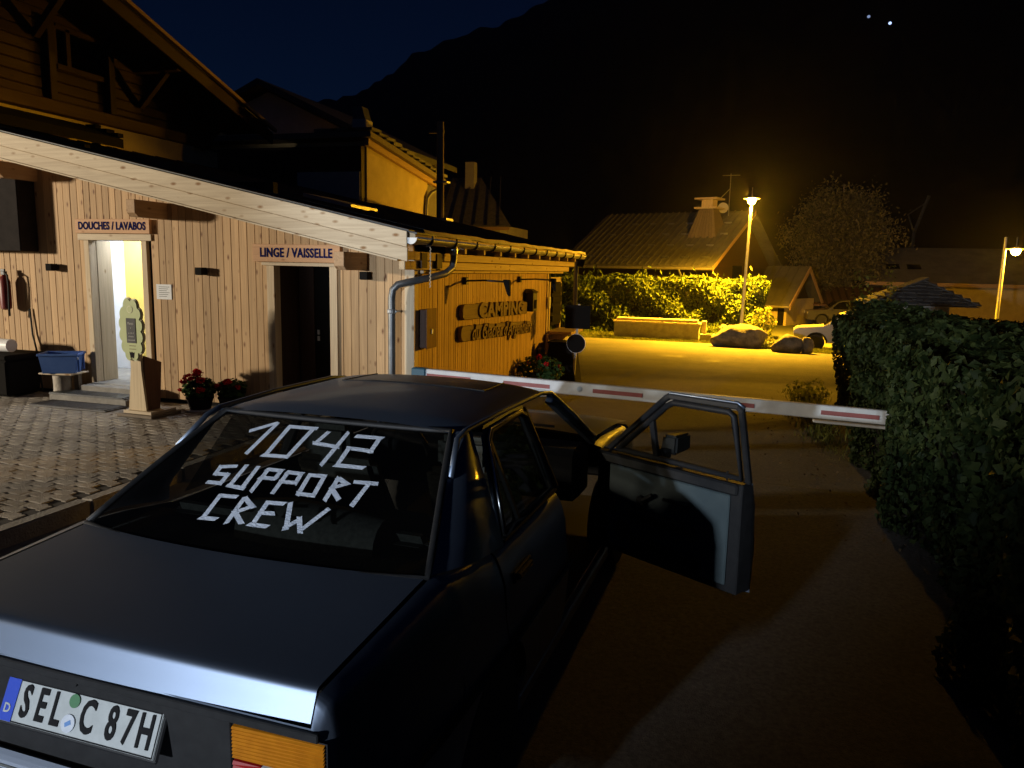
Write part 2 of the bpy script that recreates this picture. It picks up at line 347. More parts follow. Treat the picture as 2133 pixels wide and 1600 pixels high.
def pothole(cx, cyy, rx_, ry_):
    mb = MB(); n = 18; pts = [(cx + rx_ * math.cos(2 * math.pi * k / n) * random.uniform(.6, 1.1), cyy + ry_ * math.sin(2 * math.pi * k / n) * random.uniform(.6, 1.1)) for k in range(n)]
    mb.add([(x, y, zg(y) + .012) for x, y in pts], [tuple(range(n))]); part('tar_patch', mb, TAR, road, world=False)
pothole(-1.9, 24.6, .55, .7); pothole(-.6, 23.3, .25, .35)
# --- interlocking concrete pavers on the raised forecourt
PZ = .12; KX = -4.72
pav = link('paving', MB().box(-13, KX, -6, 8.2, -.05, PZ - .008).mesh('paving'), SAND); pav['kind'] = 'structure'
def paver_mesh(l=.222, w=.110, h=.05, g=.0022, z=.010):
    out = []                                                        # zig-zag outline of an interlocking stone
    xs = [-l / 2 + g, -l / 4 - .012, -l / 4 + .012, l / 4 - .012, l / 4 + .012, l / 2 - g]; of = [0, 0, .022, .022, 0, 0]
    top = [(x, w / 2 - g + o - .011) for x, o in zip(xs, of)]; bot = [(x, -w / 2 + g + o - .011) for x, o in zip(xs, of)]
    poly = bot + top[::-1]; n = len(poly); c = (0, 0)
    ins = [(x * .985, (y) * .972) for x, y in poly]
    v = [(x, y, -h) for x, y in poly] + [(x, y, -.004) for x, y in poly] + [(x, y, 0) for x, y in ins]
    f = [(i, (i + 1) % n, n + (i + 1) % n, n + i) for i in range(n)] + [(n + i, n + (i + 1) % n, 2 * n + (i + 1) % n, 2 * n + i) for i in range(n)]
    k = 2 * n; f += [(k + i, k + i + 1, k + n - 2 - i, k + n - 1 - i) for i in range(5)]
    return v, f
PV, PF = paver_mesh(); pme = MB().add(PV, PF).mesh('paver')
slots = []
for j in range(int(9.3 / .110)):
    y = -1.1 + j * .110
    for i in range(int(7.3 / .222) + 1):
        x = KX - .17 - i * .222 - (j % 2) * .111
        if x < -11.9 or y > 7.98: continue
        slots.append((x, y))
def seen(x, y): return y > 3.0 and x > -1.22 * y - .3 and (x < -4.5 - (y - 4) * .50 or y < 4.6)
vis = sorted([s for s in slots if seen(*s)], key=lambda s: s[0] ** 2 + s[1] ** 2); near = set(vis[:300])
bulk = MB()
for x, y in slots:
    dz = random.uniform(-.002, .004); a = random.uniform(-.012, .012)
    if (x, y) in near:
        link('paver', pme, PAVER, pav, (x, y, PZ + dz), (random.uniform(-.01, .01), random.uniform(-.01, .01), a + math.pi / 2 * 0))
    else: bulk.add([(x + p[0], y + p[1], PZ + dz + p[2]) for p in PV], PF)
link('paver_field', bulk.mesh('paver_field'), PAVER, pav, kind='stuff')
kme = MB().box(-.06, .06, 0, .985, -.2, .015).mesh('kerb_stone', .012, 2)
for k in range(13): link('kerb_stone', kme, KERB, pav, (KX + .065 + random.uniform(-.004, .004), -4.6 + k * 1.0, PZ + random.uniform(-.004, .004)))
gut = MB().grid(lambda u, v: (KX + .13 + .34 * u, -4.6 + 12.4 * v, .012 + .006 * wob(u * 4, v * 20)), 3, 30)
part('gutter_strip', gut, CONC, road, world=False)
# --- mountain: a black ridge behind the village, built as terrain
def ridge_el(az):
    return np.interp(az, [-95, -60, -44, -37, -34, -31, -28, -26, -24, -22, -19.5, -17, -14.6, -10, 0, 12, 25, 50, 90],
                     [16, 12, 9.2, 9.9, 11.0, 11.5, 11.9, 13.2, 14.7, 15.4, 16.5, 17.3, 18.5, 20.5, 23, 24, 23, 22, 20])
def mount(u, v):
    az = R(-95 + 185 * u); el = ridge_el(math.degrees(az)); d = 150 + 430 * v
    top = 580 * math.tan(R(el)) ; h = top * v ** 1.5
    h += (8 * wob(u * 40, v * 9) + 4 * wob(u * 130, v * 25)) * v * (1 - .75 * v) + (random.uniform(-1.4, 1.6) + 1.5 * wob(u * 300, 3)) * v
    return (d * math.sin(az), d * math.cos(az), h - 4 * (1 - v))
mo = link('mountain', MB().grid(mount, 420, 26).mesh('mountain'), FOREST, smooth=True); mo['kind'] = 'structure'
for k, (az, el, lab) in enumerate([(7.05, 16.35, 'left of the two tiny blue-white hut lights high on the dark mountain'), (8.35, 15.85, 'right, brighter of the two tiny hut lights on the dark mountain')]):
    d = 300 + 60; a = R(az); hh = 1.94 + d * math.tan(R(el))
    m = MB().lathe([(.05, -.6), (.5, -.35), (.62, 0), (.5, .35), (.05, .6)], (d * math.sin(a), d * math.cos(a), hh), 10)
    tag(link('hut_light', m.mesh('hut_light'), emit('hut_glow' + '_dim' * (1 - k), (.45, .6, 1), .5 + 1.3 * k), smooth=True), lab, 'light', 'hut lights on the mountain')
# ================================================================== SHOWER BLOCK (timber building on the left)
WY = 8.05; WX = -3.57; EX = -3.33                                     # front wall plane, side wall plane, eave line
def rz(x): return 2.30 + .2125 * (EX - x)                            # top of the roof
A = thing('shower_block', 'low timber-clad shower block with sloping roof, behind the silver car', 'building', (WX, WY, 0))
D1 = (-8.17, -7.34, .31, 2.18); D2 = (-5.39, -4.64, .20, 1.91)
fw = part('front_wall', MB().box(-10.6, D1[0] - .02, WY + .03, WY + .12, -.1, 3.4).box(D1[1] + .02, D2[0] - .02, WY + .03, WY + .12, -.1, 2.9).box(D2[1] + .02, WX - .02, WY + .03, WY + .12, -.1, 2.2)
          .box(D1[0] - .02, D1[1] + .02, WY + .031, WY + .119, D1[3], 3.1).box(D2[0] - .02, D2[1] + .02, WY + .031, WY + .119, D2[3], 2.5).box(D1[0] - .02, D1[1] + .02, WY + .031, WY + .119, -.1, .29), DARK, A)
x = WX - .005; k = 0
while x > -10.5:
    w = random.uniform(.096, .118) if k else .15; x1 = x; x0 = x - w + .004; xm = (x0 + x1) / 2; ztop = rz(xm) - .17
    segs = [(PZ + .04, ztop)]
    for d in (D1, D2):
        if x0 < d[1] + .05 and x1 > d[0] - .05: segs = [(d[3], ztop)]
    for z0, z1 in segs:
        if z1 - z0 > .03:
            dy = random.uniform(0, .004)
            me = MB().box(x0 - xm, x1 - xm, 0, .024, 0, z1 - z0).mesh('plank', .0035)
            link('plank', me, LARCH, fw, (xm - WX, -dy, z0))
    x -= w; k += 1
sw = part('side_wall', MB().box(WX - .12, WX - .03, WY + .125, 14.4, -.4, 2.1).prism([(-10.4, 14.3, -.4), (WX - .125, 14.3, -.4), (WX - .125, 14.3, 2.15), (-10.4, 14.3, 3.6)], (0, .09, 0)), DARK, A)
y = WY + .16; k = 0
while y < 14.38:
    w = .078 + (.03 if k % 9 == 4 else 0); me = MB().box(0, .024, 0, w - .006, 0, 1.93 - zg(y) - .05).mesh('slat', .003)
    link('slat', me, SLAT, sw, (-.03 + random.uniform(0, .004), y - WY, zg(y) + .05)); y += w; k += 1
part('corner_post', MB().box(WX - .11, WX + .012, WY - .012, WY + .12, .1, 2.05), SPRUCE_Z, A, .004)
part('corner_post', MB().box(WX - .1, WX + .012, 14.385, 14.5, -.35, 2.0), SPRUCE_Z, A, .004)
# roof: deck, sheets, standing seams, fascia boards on the verge
RY0, RY1, RXL = 7.36, 16.4, -10.45
def slab(x0, x1, y0, y1, t0, t1): return MB().hexa([(x0, y0, rz(x0) + t0), (x1, y0, rz(x1) + t0), (x1, y1, rz(x1) + t0), (x0, y1, rz(x0) + t0), (x0, y0, rz(x0) + t1), (x1, y0, rz(x1) + t1), (x1, y1, rz(x1) + t1), (x0, y1, rz(x0) + t1)])
rf = part('roof', slab(RXL, EX + .06, RY0 + .05, RY1, -.10, -.012), SPRUCE_Y, A)
y = RY0 + .02; k = 0
while y < RY1:
    w = .56; y1 = min(y + w - .004, RY1 + .03)
    o = part('roof_sheet', slab(RXL, EX + .085 + random.uniform(-.012, .012), y, y1, -.010, .004 + random.uniform(0, .004)), ROOFD, rf)
    y += w
    if y < RY1: part('standing_seam', slab(RXL, EX + .07, y - .014, y + .006, .005, .035), ROOFD, rf)
def verge(z0, z1, y0, y1, x0, x1): return MB().hexa([(x0, y0, rz(x0) + z0), (x1, y0, rz(x1) + z0), (x1, y1, rz(x1) + z0), (x0, y1, rz(x0) + z0), (x0, y0, rz(x0) + z1), (x1, y0, rz(x1) + z1), (x1, y1, rz(x1) + z1), (x0, y1, rz(x0) + z1)])
fb = part('verge_board', verge(-.165, -.004, RY0 - .012, RY0 + .028, RXL, EX - .01), SPRUCE_X, A, .004)
part('verge_board', verge(-.315, -.170, RY0 + .012, RY0 + .05, RXL, EX - .015), SPRUCE_X, A, .004)
part('verge_lath', verge(-.335, -.317, RY0 - .004, RY0 + .09, RXL, EX - .12), SPRUCE_X, A, .003)
part('verge_flashing', verge(.006, .018, RY0 - .03, RY0 + .12, RXL, EX + .02), ROOFD, A)
for px, zc in ((-9.02, 3.03), (-6.98, 2.55), (-4.22, 1.98)):           # purlin ends carrying the overhang
    p = part('purlin', MB().add([(px - .062, 7.5, zc - .055), (px - .062, 7.56, zc - .10), (px - .062, WY + .02, zc - .10), (px - .062, WY + .02, zc + .10), (px - .062, 7.5, zc + .10),
                                (px + .062, 7.5, zc - .055), (px + .062, 7.56, zc - .10), (px + .062, WY + .02, zc - .10), (px + .062, WY + .02, zc + .10), (px + .062, 7.5, zc + .10)],
                               [(0, 1, 2, 3, 4), (9, 8, 7, 6, 5), (0, 5, 6, 1), (1, 6, 7, 2), (2, 7, 8, 3), (3, 8, 9, 4), (4, 9, 5, 0)]), PURLIN, A, .004)
part('soffit_board', verge(-.165, -.145, RY0 + .06, WY + .02, RXL, EX - .2), PURLIN, A)
# eave beams and rafter tails along the side wall
part('eave_beam', MB().box(-3.47, -3.40, 7.5, 16.1, 2.005, 2.10), SPRUCE_Y, A, .006)
part('eave_beam', MB().box(-3.50, -3.43, 7.5, 15.7, 1.90, 1.998), SPRUCE_Y, A, .006)
part('eave_beam', MB().box(-3.56, -3.505, WY + .13, 15.5, 1.86, 1.895), SPRUCE_Y, A, .004)
for y in (7.85, 8.3): part('notch_block', MB().box(-3.42, -3.385, y, y + .16, 1.92, 2.09), CHALETD, A)
y = 9.0
while y < 16.2: part('rafter_tail', MB().box(-3.56, -3.30, y, y + .07, 2.105, 2.19), SPRUCE_Y, A, .004); y += .74
# gutter
def half(r, th, y0, y1, x, z):
    mb = MB(); n = 10; ring = []
    for rr in (r, r - th):
        ring.append([(x + rr * math.cos(math.pi + math.pi * k / n), z + rr * math.sin(math.pi + math.pi * k / n)) for k in range(n + 1)])
    poly = ring[0] + ring[1][::-1]; mb.prism([(a, y0, b) for a, b in poly], (0, y1 - y0, 0)); return mb
gz = 2.235; gx = EX + .03
gutr = part('gutter', half(.066, .004, RY0 + .02, RY1 + .1, gx, gz), ZINC, A)
n = 12; part('end_cap', MB().prism([(gx + .068 * math.cos(math.pi + math.pi * k / n), RY0 + .005, gz + .068 * math.sin(math.pi + math.pi * k / n)) for k in range(n + 1)], (0, .012, 0)), WHITE, gutr)
part('gutter_bead', MB().tube([(gx + .066, RY0 + .02, gz), (gx + .066, RY1 + .1, gz)], .009, 8), ZINC, gutr, smooth=True)
y = RY0 + .42
while y < RY1:
    hk = MB(); hk.tube([(gx - .06, y, gz + .05)] + [(gx + .075 * math.cos(math.pi + math.pi * k / 8), y, gz + .075 * math.sin(math.pi + math.pi * k / 8)) for k in range(9)] + [(gx + .075, y, gz + .03)], .014, 6)
    part('gutter_hook', hk, BLACKM, gutr); y += .74
part('drip_edge', MB().grid(lambda u, v: (EX + .07 + .025 * u + .008 * wob(3, v * 9.2 * 2), RY0 + .25 + v * 8.9, 2.325 - .05 * u + .010 * wob(1, v * 19)), 2, 120), LIT_EAVE, A)
dp = MB().tube([(gx, 8.62, 2.19), (gx, 8.62, 2.03), (gx - .005, 8.58, 1.93), (gx - .04, 8.44, 1.86), (gx - .16, 8.12, 1.80), (-3.62, 7.97, 1.755), (-3.71, 7.925, 1.73), (-3.765, 7.91, 1.67), (-3.78, 7.91, 1.58), (-3.78, 7.91, .1)], .042, 14)
dpo = part('downpipe', dp, ZINCD, A, smooth=60)
part('pipe_clamp', MB().lathe([(.049, 1.40), (.052, 1.41), (.052, 1.44), (.049, 1.45)], (-3.78, 7.91, 0), 14).box(-3.79, -3.72, 7.9, WY, 1.415, 1.435), ZINC, dpo)
part('pipe_joint', MB().lathe([(.046, -.02), (.05, 0), (.05, .05), (.046, .07)], (gx, 8.62, 2.1), 14), ZINC, dpo)
part('rain_chain', MB().tube([(gx + .02, 7.83, 2.17 - .02 * i) if i % 2 else (gx + .03, 7.835, 2.17 - .02 * i) for i in range(24)], .006, 5), PALEW, gutr)
# --- open doorway with the lit shower room behind
dA = part('door_frame', MB().box(D1[0] - .085, D1[0], WY - .022, WY + .10, PZ + .05, D1[3]).box(D1[1], D1[1] + .085, WY - .022, WY + .10, PZ + .05, D1[3]), SPRUCE_Z, A, .004)
part('lintel', MB().box(D1[0] - .17, D1[1] + .17, WY - .03, WY + .05, D1[3] + .002, D1[3] + .085), SPRUCE_X, A, .004)
part('door_reveal', MB().box(D1[0] - .02, D1[0] + .006, WY + .10, WY + .34, .31, D1[3]), PALEW, A)
room = part('shower_room', MB().box(-10.3, -10.25, WY + .13, 11.2, .2, 2.5).box(-5.9, -5.85, WY + .13, 11.2, .2, 2.5).box(-10.25, -5.9, 11.15, 11.2, .2, 2.5).box(-10.3, -5.85, WY + .125, 11.2, 2.501, 2.55)
            .box(-10.25, D1[0] - .021, WY + .125, WY + .14, .31, 2.5).box(D1[1] + .02, -5.85, WY + .125, WY + .14, .31, 2.5), WHITEW, A)
part('room_floor', MB().box(-10.25, -5.9, WY + .12, 11.15, .2, .305), CONC, A)
part('partition', MB().box(-10.25, -8.80, 9.3, 9.36, .306, 2.5), WHITEW, A)
part('cubicle_door', MB().box(-8.785, -7.95, 9.26, 9.30, .42, 2.30), YELLOWP, A, .004)
part('doorsill', MB().box(D1[0] - .02, D1[1] + .02, WY - .10, WY + .118, .20, .309), CONC, A, .006)
st = MB().box(-8.42, -7.2, 7.5, WY - .02, PZ, .215); part('step', st, CONC, A, .01)
st2 = MB().box(-8.2, -7.2, 7.78, WY - .105, .217, .30); part('step', st2, CONC, A, .008)
la = bpy.data.lights.new('room_light', 'AREA'); la.shape = 'RECTANGLE'; la.size = 1.2; la.size_y = .6; la.energy = 58; la.color = (.80, .88, 1)
lo = bpy.data.objects.new('room_light', la); COL.objects.link(lo); lo.location = (-8.3, 8.75, 2.40); lo.parent = A; lo.matrix_parent_inverse = Matrix.Translation(-A.location)
part('ceiling_lamp', MB().box(-7.3, -6.7, 9.9, 10.3, 2.385, 2.415), emit('ceiling_lamp_glow', (.93, .96, 1), 6), A)
# --- dark doorway of the laundry room
part('door_frame', MB().box(D2[0] - .105, D2[0], WY - .03, WY + .10, PZ + .02, D2[3]).box(D2[1], D2[1] + .10, WY - .03, WY + .10, PZ + .02, D2[3]), SPRUCE_Z, A, .004)
part('lintel', MB().box(D2[0] - .17, D2[1] + .11, WY - .036, WY + .05, D2[3] + .002, D2[3] + .04), SPRUCE_X, A, .003)
part('laundry_room', MB().box(D2[0] - .3, D2[0] - .02, WY + .12, 9.6, .1, 2.2).box(D2[1] + .02, D2[1] + .5, WY + .12, 9.6, .1, 2.2).box(D2[0], D2[1] + .1, 9.5, 9.6, .1, 2.2).box(D2[0], D2[1] + .1, WY + .12, 9.6, 2.0, 2.2), CHALETD, A)
dr = part('inner_door', MB().box(D2[0] + .23, D2[1] - .005, WY + .50, WY + .54, .15, 1.9), DARK, A, .004)
part('side_panel', MB().box(D2[0] + .005, D2[0] + .22, WY + .50, WY + .53, .15, 1.9), CHALETD, A, .003)
part('switch_plate', MB().box(D2[0] + .27, D2[0] + .30, WY + .485, WY + .499, 1.05, 1.11).box(D2[0] + .27, D2[0] + .30, WY + .485, WY + .499, .97, 1.03), PLASTERG, dr)
part('dark_cabinet', MB().box(-10.4, -9.02, WY - .28, WY - .005, 2.02, 2.95), POTM, A, .01)
part('skylight', slab(-5.95, -5.2, 9.6, 10.4, .02, .07), ZINC, rf)
# --- signs and fittings on the front wall
def wall_board(x0, x1, z0, z1, txt, size, xs, label):
    t = thing('sign_board', label, 'sign', ((x0 + x1) / 2, WY - .04, z0)); w = (x1 - x0) / 2; h = z1 - z0
    part('board', MB().box(-w, w, -.02, .03, 0, h), BOARD, t, .004, world=False)
    text('lettering', txt, size, NAVY, t, Matrix.Translation((.0, -.024, h * .5)) @ FRONT, .0008, xs, .0045); return t
wall_board(-8.34, -7.16, 2.27, 2.45, 'DOUCHES / LAVABOS', .135, .77, 'wooden board reading DOUCHES / LAVABOS in navy letters above the lit doorway')
wall_board(-5.66, -4.48, 1.955, 2.165, 'LINGE / VAISSELLE', .150, .77, 'wooden board reading LINGE / VAISSELLE in navy letters above the dark doorway')
for xx, lb in ((-8.75, 'small black cube wall lamp left of the lit doorway'), (-6.40, 'small black cube wall lamp between the two doorways'), (-4.145, 'small black cube wall lamp right of the dark doorway by the downpipe')):
    t = thing('wall_lamp', lb, 'wall lamp', (xx, WY, 1.82), 0, 'cube lamps on the timber wall')
    part('housing', MB().box(-.05, .05, -.13, -.028, -.045, .045), DARK, t, .004, world=False)
    part('back_plate', MB().box(-.04, .04, -.028, 0, -.035, .035), BLACKM, t, world=False)
    part('lens', MB().box(-.035, .035, -.13, -.05, -.048, -.0455), GLASSW, t, world=False)
t = thing('paper_notice', 'white printed paper notice in a clear sleeve pinned to the timber wall', 'notice', (-7.03, WY, 1.45))
part('sheet', MB().box(-.11, .12, -.012, -.009, 0, .19), PAPER, t, world=False)
for q in range(6): part('text_line', MB().box(-.07, .09 - .02 * (q % 3), -.0135, -.0122, .155 - q * .024, .160 - q * .024), INK, t, world=False)
t = thing('door_mat', 'dark ribbed rubber mat lying on the pavers below the steps', 'mat', (-7.72, 7.28, PZ + .006))
part('mat_base', MB().box(-.62, .55, -.14, .2, 0, .014), RUBMAT, t, world=False)
for q in range(56): part('rib', MB().box(-.61 + q * .0205, -.6 + q * .0205, -.135, .195, .0142, .024), RUBMAT, t, world=False)
t = thing('step_mat', 'grey ribbed mat covering the lower concrete step', 'mat', (-7.8, 7.62, .2165))
part('mat_base', MB().box(-.6, .58, -.14, .14, 0, .012), RUBMAT, t, world=False)
for q in range(56): part('rib', MB().box(-.59 + q * .0205, -.578 + q * .0205, -.135, .135, .0122, .022), ZINCD, t, world=False)
# --- totem: leaf-shaped green notice board on a tapered post
t = thing('totem_sign', 'scalloped pale green notice board with chalkboard on tapered wooden post', 'notice board', (-6.64, 7.2, PZ + .004), R(-3))
part('foot', MB().box(-.26, .26, -.17, .30, 0, .035), GREYW, t, .004, world=False); part('foot', MB().box(-.2, .22, -.13, .26, .0352, .07), SPRUCE_X, t, .004, world=False)
part('post_front', MB().prism([(-.145, -.10, .071), (.125, -.10, .071), (.075, -.10, .55), (.075, -.10, .80), (-.085, -.10, .80), (-.085, -.10, .55)], (0, .03, 0)), PALEW, t, .003, world=False)
part('post_side', MB().prism([(.07, -.069, .071), (.07, .14, .071), (.07, .19, .62), (.07, -.069, .72)], (.025, 0, 0)), BROWNW, t, .003, world=False)  # right side panel: its shade is put into the dark brown colour
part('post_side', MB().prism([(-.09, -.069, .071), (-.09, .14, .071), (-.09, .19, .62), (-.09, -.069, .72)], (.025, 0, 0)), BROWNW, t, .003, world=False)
lobes = [(-.06, 1.30, .085), (.06, 1.29, .08), (.13, 1.20, .075), (.155, 1.07, .075), (.155, .94, .075), (.14, .82, .07), (.05, .74, .075), (-.07, .74, .075), (-.14, .83, .075), (-.165, .96, .08), (-.165, 1.09, .08), (-.14, 1.20, .08)]
def lobed(gr):
    pts = []; cx, cz = 0, 1.02
    for k in range(120):
        a = 2 * math.pi * k / 120; dx, dz = math.cos(a), math.sin(a); best = .15
        for lx, lz, lr in lobes:
            bx, bz = lx - cx, lz - cz; pr = bx * dx + bz * dz; dd = bx * bx + bz * bz - pr * pr; rr = lr + gr
            if dd < rr * rr: best = max(best, pr + math.sqrt(rr * rr - dd))
        pts.append((cx + dx * best * .74, cz + dz * best))
    return pts
part('board_edge', MB().prism([(x, -.135, z) for x, z in lobed(.006)], (0, .025, 0)), GREENE, t, world=False)
bd = part('board', MB().prism([(x, -.146, z) for x, z in lobed(-.006)], (0, .0105, 0)), GREENP, t, world=False)
part('chalkboard', MB().box(-.062, .072, -.152, -.1465, .87, 1.155), CHALKB, t, world=False)
text('chalk_writing', 'Plantez', .042, CHALK, t, Matrix.Translation((.005, -.153, 1.095)) @ FRONT, .0005, .66)
for z, w, n in ((1.045, .010, 1), (.985, .045, 4), (.945, .040, 5), (.905, .055, 8)):            # unreadable chalk strokes
    for k in range(n):
        x = .005 - w + 2 * w * (k + .5) / n; part('chalk_stroke', MB().bar((x - .004, -.1526, z - .007), (x + .004, -.1526, z + random.uniform(.002, .010)), .0012, .004), CHALK, t, world=False)
for z in (.838, .80):
    for k in range(6): part('print_stroke', MB().box(-.035 + k * .017, -.024 + k * .017, -.1476, -.1466, z - .004, z + .004), BROWNW, t, world=False)
part('round_emblem', MB().lathe([(.042, -.1500), (.042, -.1465)], (0, 0, 1.255), 20, 'y'), GREENE, t, world=False)
part('round_emblem', MB().lathe([(.036, -.1512), (.036, -.1502)], (0, 0, 1.255), 20, 'y'), GREENP, t, world=False)
part('dark_emblem', MB().prism([(x, -.150, .735 + z) for x, z in ((-.03, .0), (-.022, -.04), (.0, -.03), (.022, -.042), (.03, 0), (.036, .03), (.012, .022), (0, .035), (-.014, .022), (-.036, .034))], (0, .0035, 0)), INK, t, world=False)
# --- blue crate on a stump, black bin, extinguisher, roll
t = thing('log_stool', 'pale round log stool under the blue crate', 'stool', (-8.4, 7.72, PZ), R(10))
part('stump', MB().lathe([(.115, 0), (.11, .02), (.105, .18), (.11, .33)], (-.02, 0, 0), 18), BARK, t, smooth=60, world=False); part('stump', MB().box(.11, .17, .05, .12, 0, .33), GREYW, t, world=False)
part('board', MB().box(-.22, .24, -.17, .17, .331, .352), SPRUCE_X, t, .004, world=False)
t = thing('plastic_crate', 'blue plastic crate on the log stool beside the steps', 'crate', (-8.38, 7.70, PZ + .354), R(30))
def cr(x0, y0, z0, x1, y1, z1): return MB().hexa([(-x0, -y0, z0), (x0, -y0, z0), (x0, y0, z0), (-x0, y0, z0), (-x1, -y1, z1), (x1, -y1, z1), (x1, y1, z1), (-x1, y1, z1)])
def shell(x0, y0, x1, y1, h, th):
    a = [(-x0, -y0), (x0, -y0), (x0, y0), (-x0, y0)]; b = [(-x1, -y1), (x1, -y1), (x1, y1), (-x1, y1)]
    v = [(x, y, 0) for x, y in a] + [(x, y, h) for x, y in b] + [(x * (1 - th / x1), y * (1 - th / y1), h) for x, y in b] + [(x * (1 - th / x1), y * (1 - th / y1), th) for x, y in a]
    f = [(3, 2, 1, 0)]
    for k in range(4): j = (k + 1) % 4; f += [(k, j, 4 + j, 4 + k), (4 + k, 4 + j, 8 + j, 8 + k), (8 + k, 8 + j, 12 + j, 12 + k)]
    f.append((12, 13, 14, 15)); return MB().add(v, f)
part('shell', shell(.19, .15, .225, .175, .25, .012), BLUEP, t, world=False)
part('rim', MB().box(-.237, .237, -.187, -.175, .225, .255).box(-.237, .237, .175, .187, .225, .255).box(-.237, -.225, -.175, .175, .225, .255).box(.225, .237, -.175, .175, .225, .255), BLUEP, t, .003, world=False)
for sx in (-.1, .1): part('handle_rib', MB().box(.212, .231, sx - .012, sx + .012, .02, .22), BLUEP, t, world=False)
part('label_dot', MB().lathe([(.016, .221), (.016, .2265)], (0, -.13, .19), 12, 'x'), PAPER, t, world=False)
t = thing('rubbish_bin', 'black lidded rubbish bin against the timber wall at the left edge', 'bin', (-9.25, 7.66, PZ))
part('body', cr(.25, .24, .02, .31, .29, .50), DARK, t, .03, world=False); part('lid', MB().box(-.33, .33, -.31, .31, .501, .57), DARK, t, .02, world=False)
tag(part('paper_roll', MB().lathe([(.02, -.22), (.085, -.22), (.088, 0), (.085, .22), (.02, .22)], (-9.32, 7.6, .79), 20, 'x'), WHITE, None, smooth=50), 'white roll lying on the black bin at the left edge', 'roll')
t = thing('fire_extinguisher', 'red fire extinguisher with black hose hung on the wall at the left edge', 'extinguisher', (-9.52, WY - .13, 1.25))
part('cylinder', MB().lathe([(.03, -.02), (.065, 0), (.07, .06), (.07, .36), (.045, .42), (.02, .45)], (0, 0, 0), 16), REDP, t, smooth=50, world=False)
part('valve', MB().box(-.03, .03, -.025, .025, .451, .50).box(-.05, .02, -.012, .012, .5, .53), BLACKM, t, .003, world=False)
part('hose', MB().tube([(.03, -.02, .48), (.09, -.03, .45), (.1, -.03, .3), (.085, -.03, .05), (.07, -.02, -.1)], .013, 8), RUBBER, t, smooth=True, world=False)
tag(part('cable', MB().tube([(-9.23, WY - .03, 1.25), (-9.2, WY - .04, .9), (-9.12, WY - .05, .62), (-9.05, WY - .1, .35), (-9.0, WY - .12, PZ + .02)], .012, 7), RUBBER, None, smooth=True), 'black cable hanging down the wall beside the rubbish bin', 'cable')
# --- geraniums
def geranium(name, label, loc, w, h, nl, heads, pot=True, seed=3):
    t = thing(name, label, 'potted plant', loc)
    part('pot', MB().lathe([(.11, 0), (.12, .01), (.155, .2), (.165, .21), (.165, .24), (.14, .24)], (0, 0, 0), 20), POTM, t, smooth=50, world=False)
    part('saucer', MB().lathe([(.13, 0), (.17, .006), (.175, .02), (.16, .024)], (0, 0, 0), 20), WHITE, t, world=False)
    r = np.random.default_rng(seed); p = r.normal(size=(nl, 3)); p /= np.linalg.norm(p, axis=1, keepdims=True); p *= r.uniform(.35, 1, (nl, 1)) ** .5
    pos = p * [w, w * .7, h * .5] + [0, 0, .24 + h * .35]
    V, F = leaves(pos, .075, p + [0, 0, .7], aspect=.95, fold=.35); link('leaves', np_mesh('leaves', V, F), LEAFG, t, kind='stuff')
    for hx, hy, hz, hr in heads:
        part('stem', MB().tube([(hx * .4, hy * .4, .25), (hx * .8, hy * .8, hz * .7), (hx, hy, hz)], .005, 5), LEAFG, t, world=False)
        q = r.normal(size=(60, 3)); q /= np.linalg.norm(q, axis=1, keepdims=True)
        V, F = leaves(q * hr * r.uniform(.7, 1, (60, 1)) + [hx, hy, hz], hr * .75, q, aspect=.95, fold=.3); link('flower_head', np_mesh('flower_head', V, F), PETAL, t)
    return t
geranium('geranium_pot', 'red geranium in dark pot at the foot of the timber wall', (-6.30, 7.74, PZ), .22, .42, 420, [(-.05, -.12, .60, .065), (.03, -.06, .66, .06), (.10, -.1, .56, .055), (-.12, -.14, .52, .045), (.14, -.16, .40, .055), (-.20, -.1, .36, .03), (.26, .02, .45, .045), (-.02, -.02, .69, .045)]).scale = (1, 1, .70)
geranium('geranium_pot', 'shaded geranium pot between the red one and the dark doorway', (-5.93, 7.86, PZ), .2, .36, 300, [(.02, -.1, .52, .05), (.13, -.06, .42, .045)], seed=5).scale = (1, 1, .72)
# --- side wall: carved camping signs, bracket lamps, boxes
def plank_sign(y0, y1, za, zb, hh, txt, size, xs, shear, label, bold):
    """rounded carved plank mounted on the side wall, climbing slightly from za to zb"""
    t = thing('carved_sign', label, 'sign', (WX, y0, za)); L = y1 - y0; sl = (zb - za) / L; pts = []
    for k in range(9): a = math.pi / 2 + math.pi * k / 8; pts.append((hh * .95 * (1 + math.cos(a)), hh * math.sin(a)))
    pts += [(L - .05, -hh), (L, -hh * .7), (L, hh * .8), (L - .06, hh)]
    part('plank', MB().prism([(.012, a, b + sl * a) for a, b in pts], (.055, 0, 0)), CARVED, t, .006, world=False)
    m = Matrix.Translation((.070, L * .5 + .16, sl * (L * .5 + .16))) @ Matrix.Rotation(math.atan(sl), 4, 'X') @ RIGHT
    text('lettering', txt, size, CARVED, t, m, .022, xs, bold, shear); return t
plank_sign(9.5, 12.75, 1.345, 1.27, .105, 'CAMPING', .29, 1.75, 0, 'carved wooden plank sign with raised letters reading CAMPING', .012)
plank_sign(9.45, 13.02, 1.055, .92, .105, "du Glacier d'Argenti\u00e8re", .31, 1.0, .3, "lower carved plank reading du Glacier d'Argenti\u00e8re in slanted script", .004)
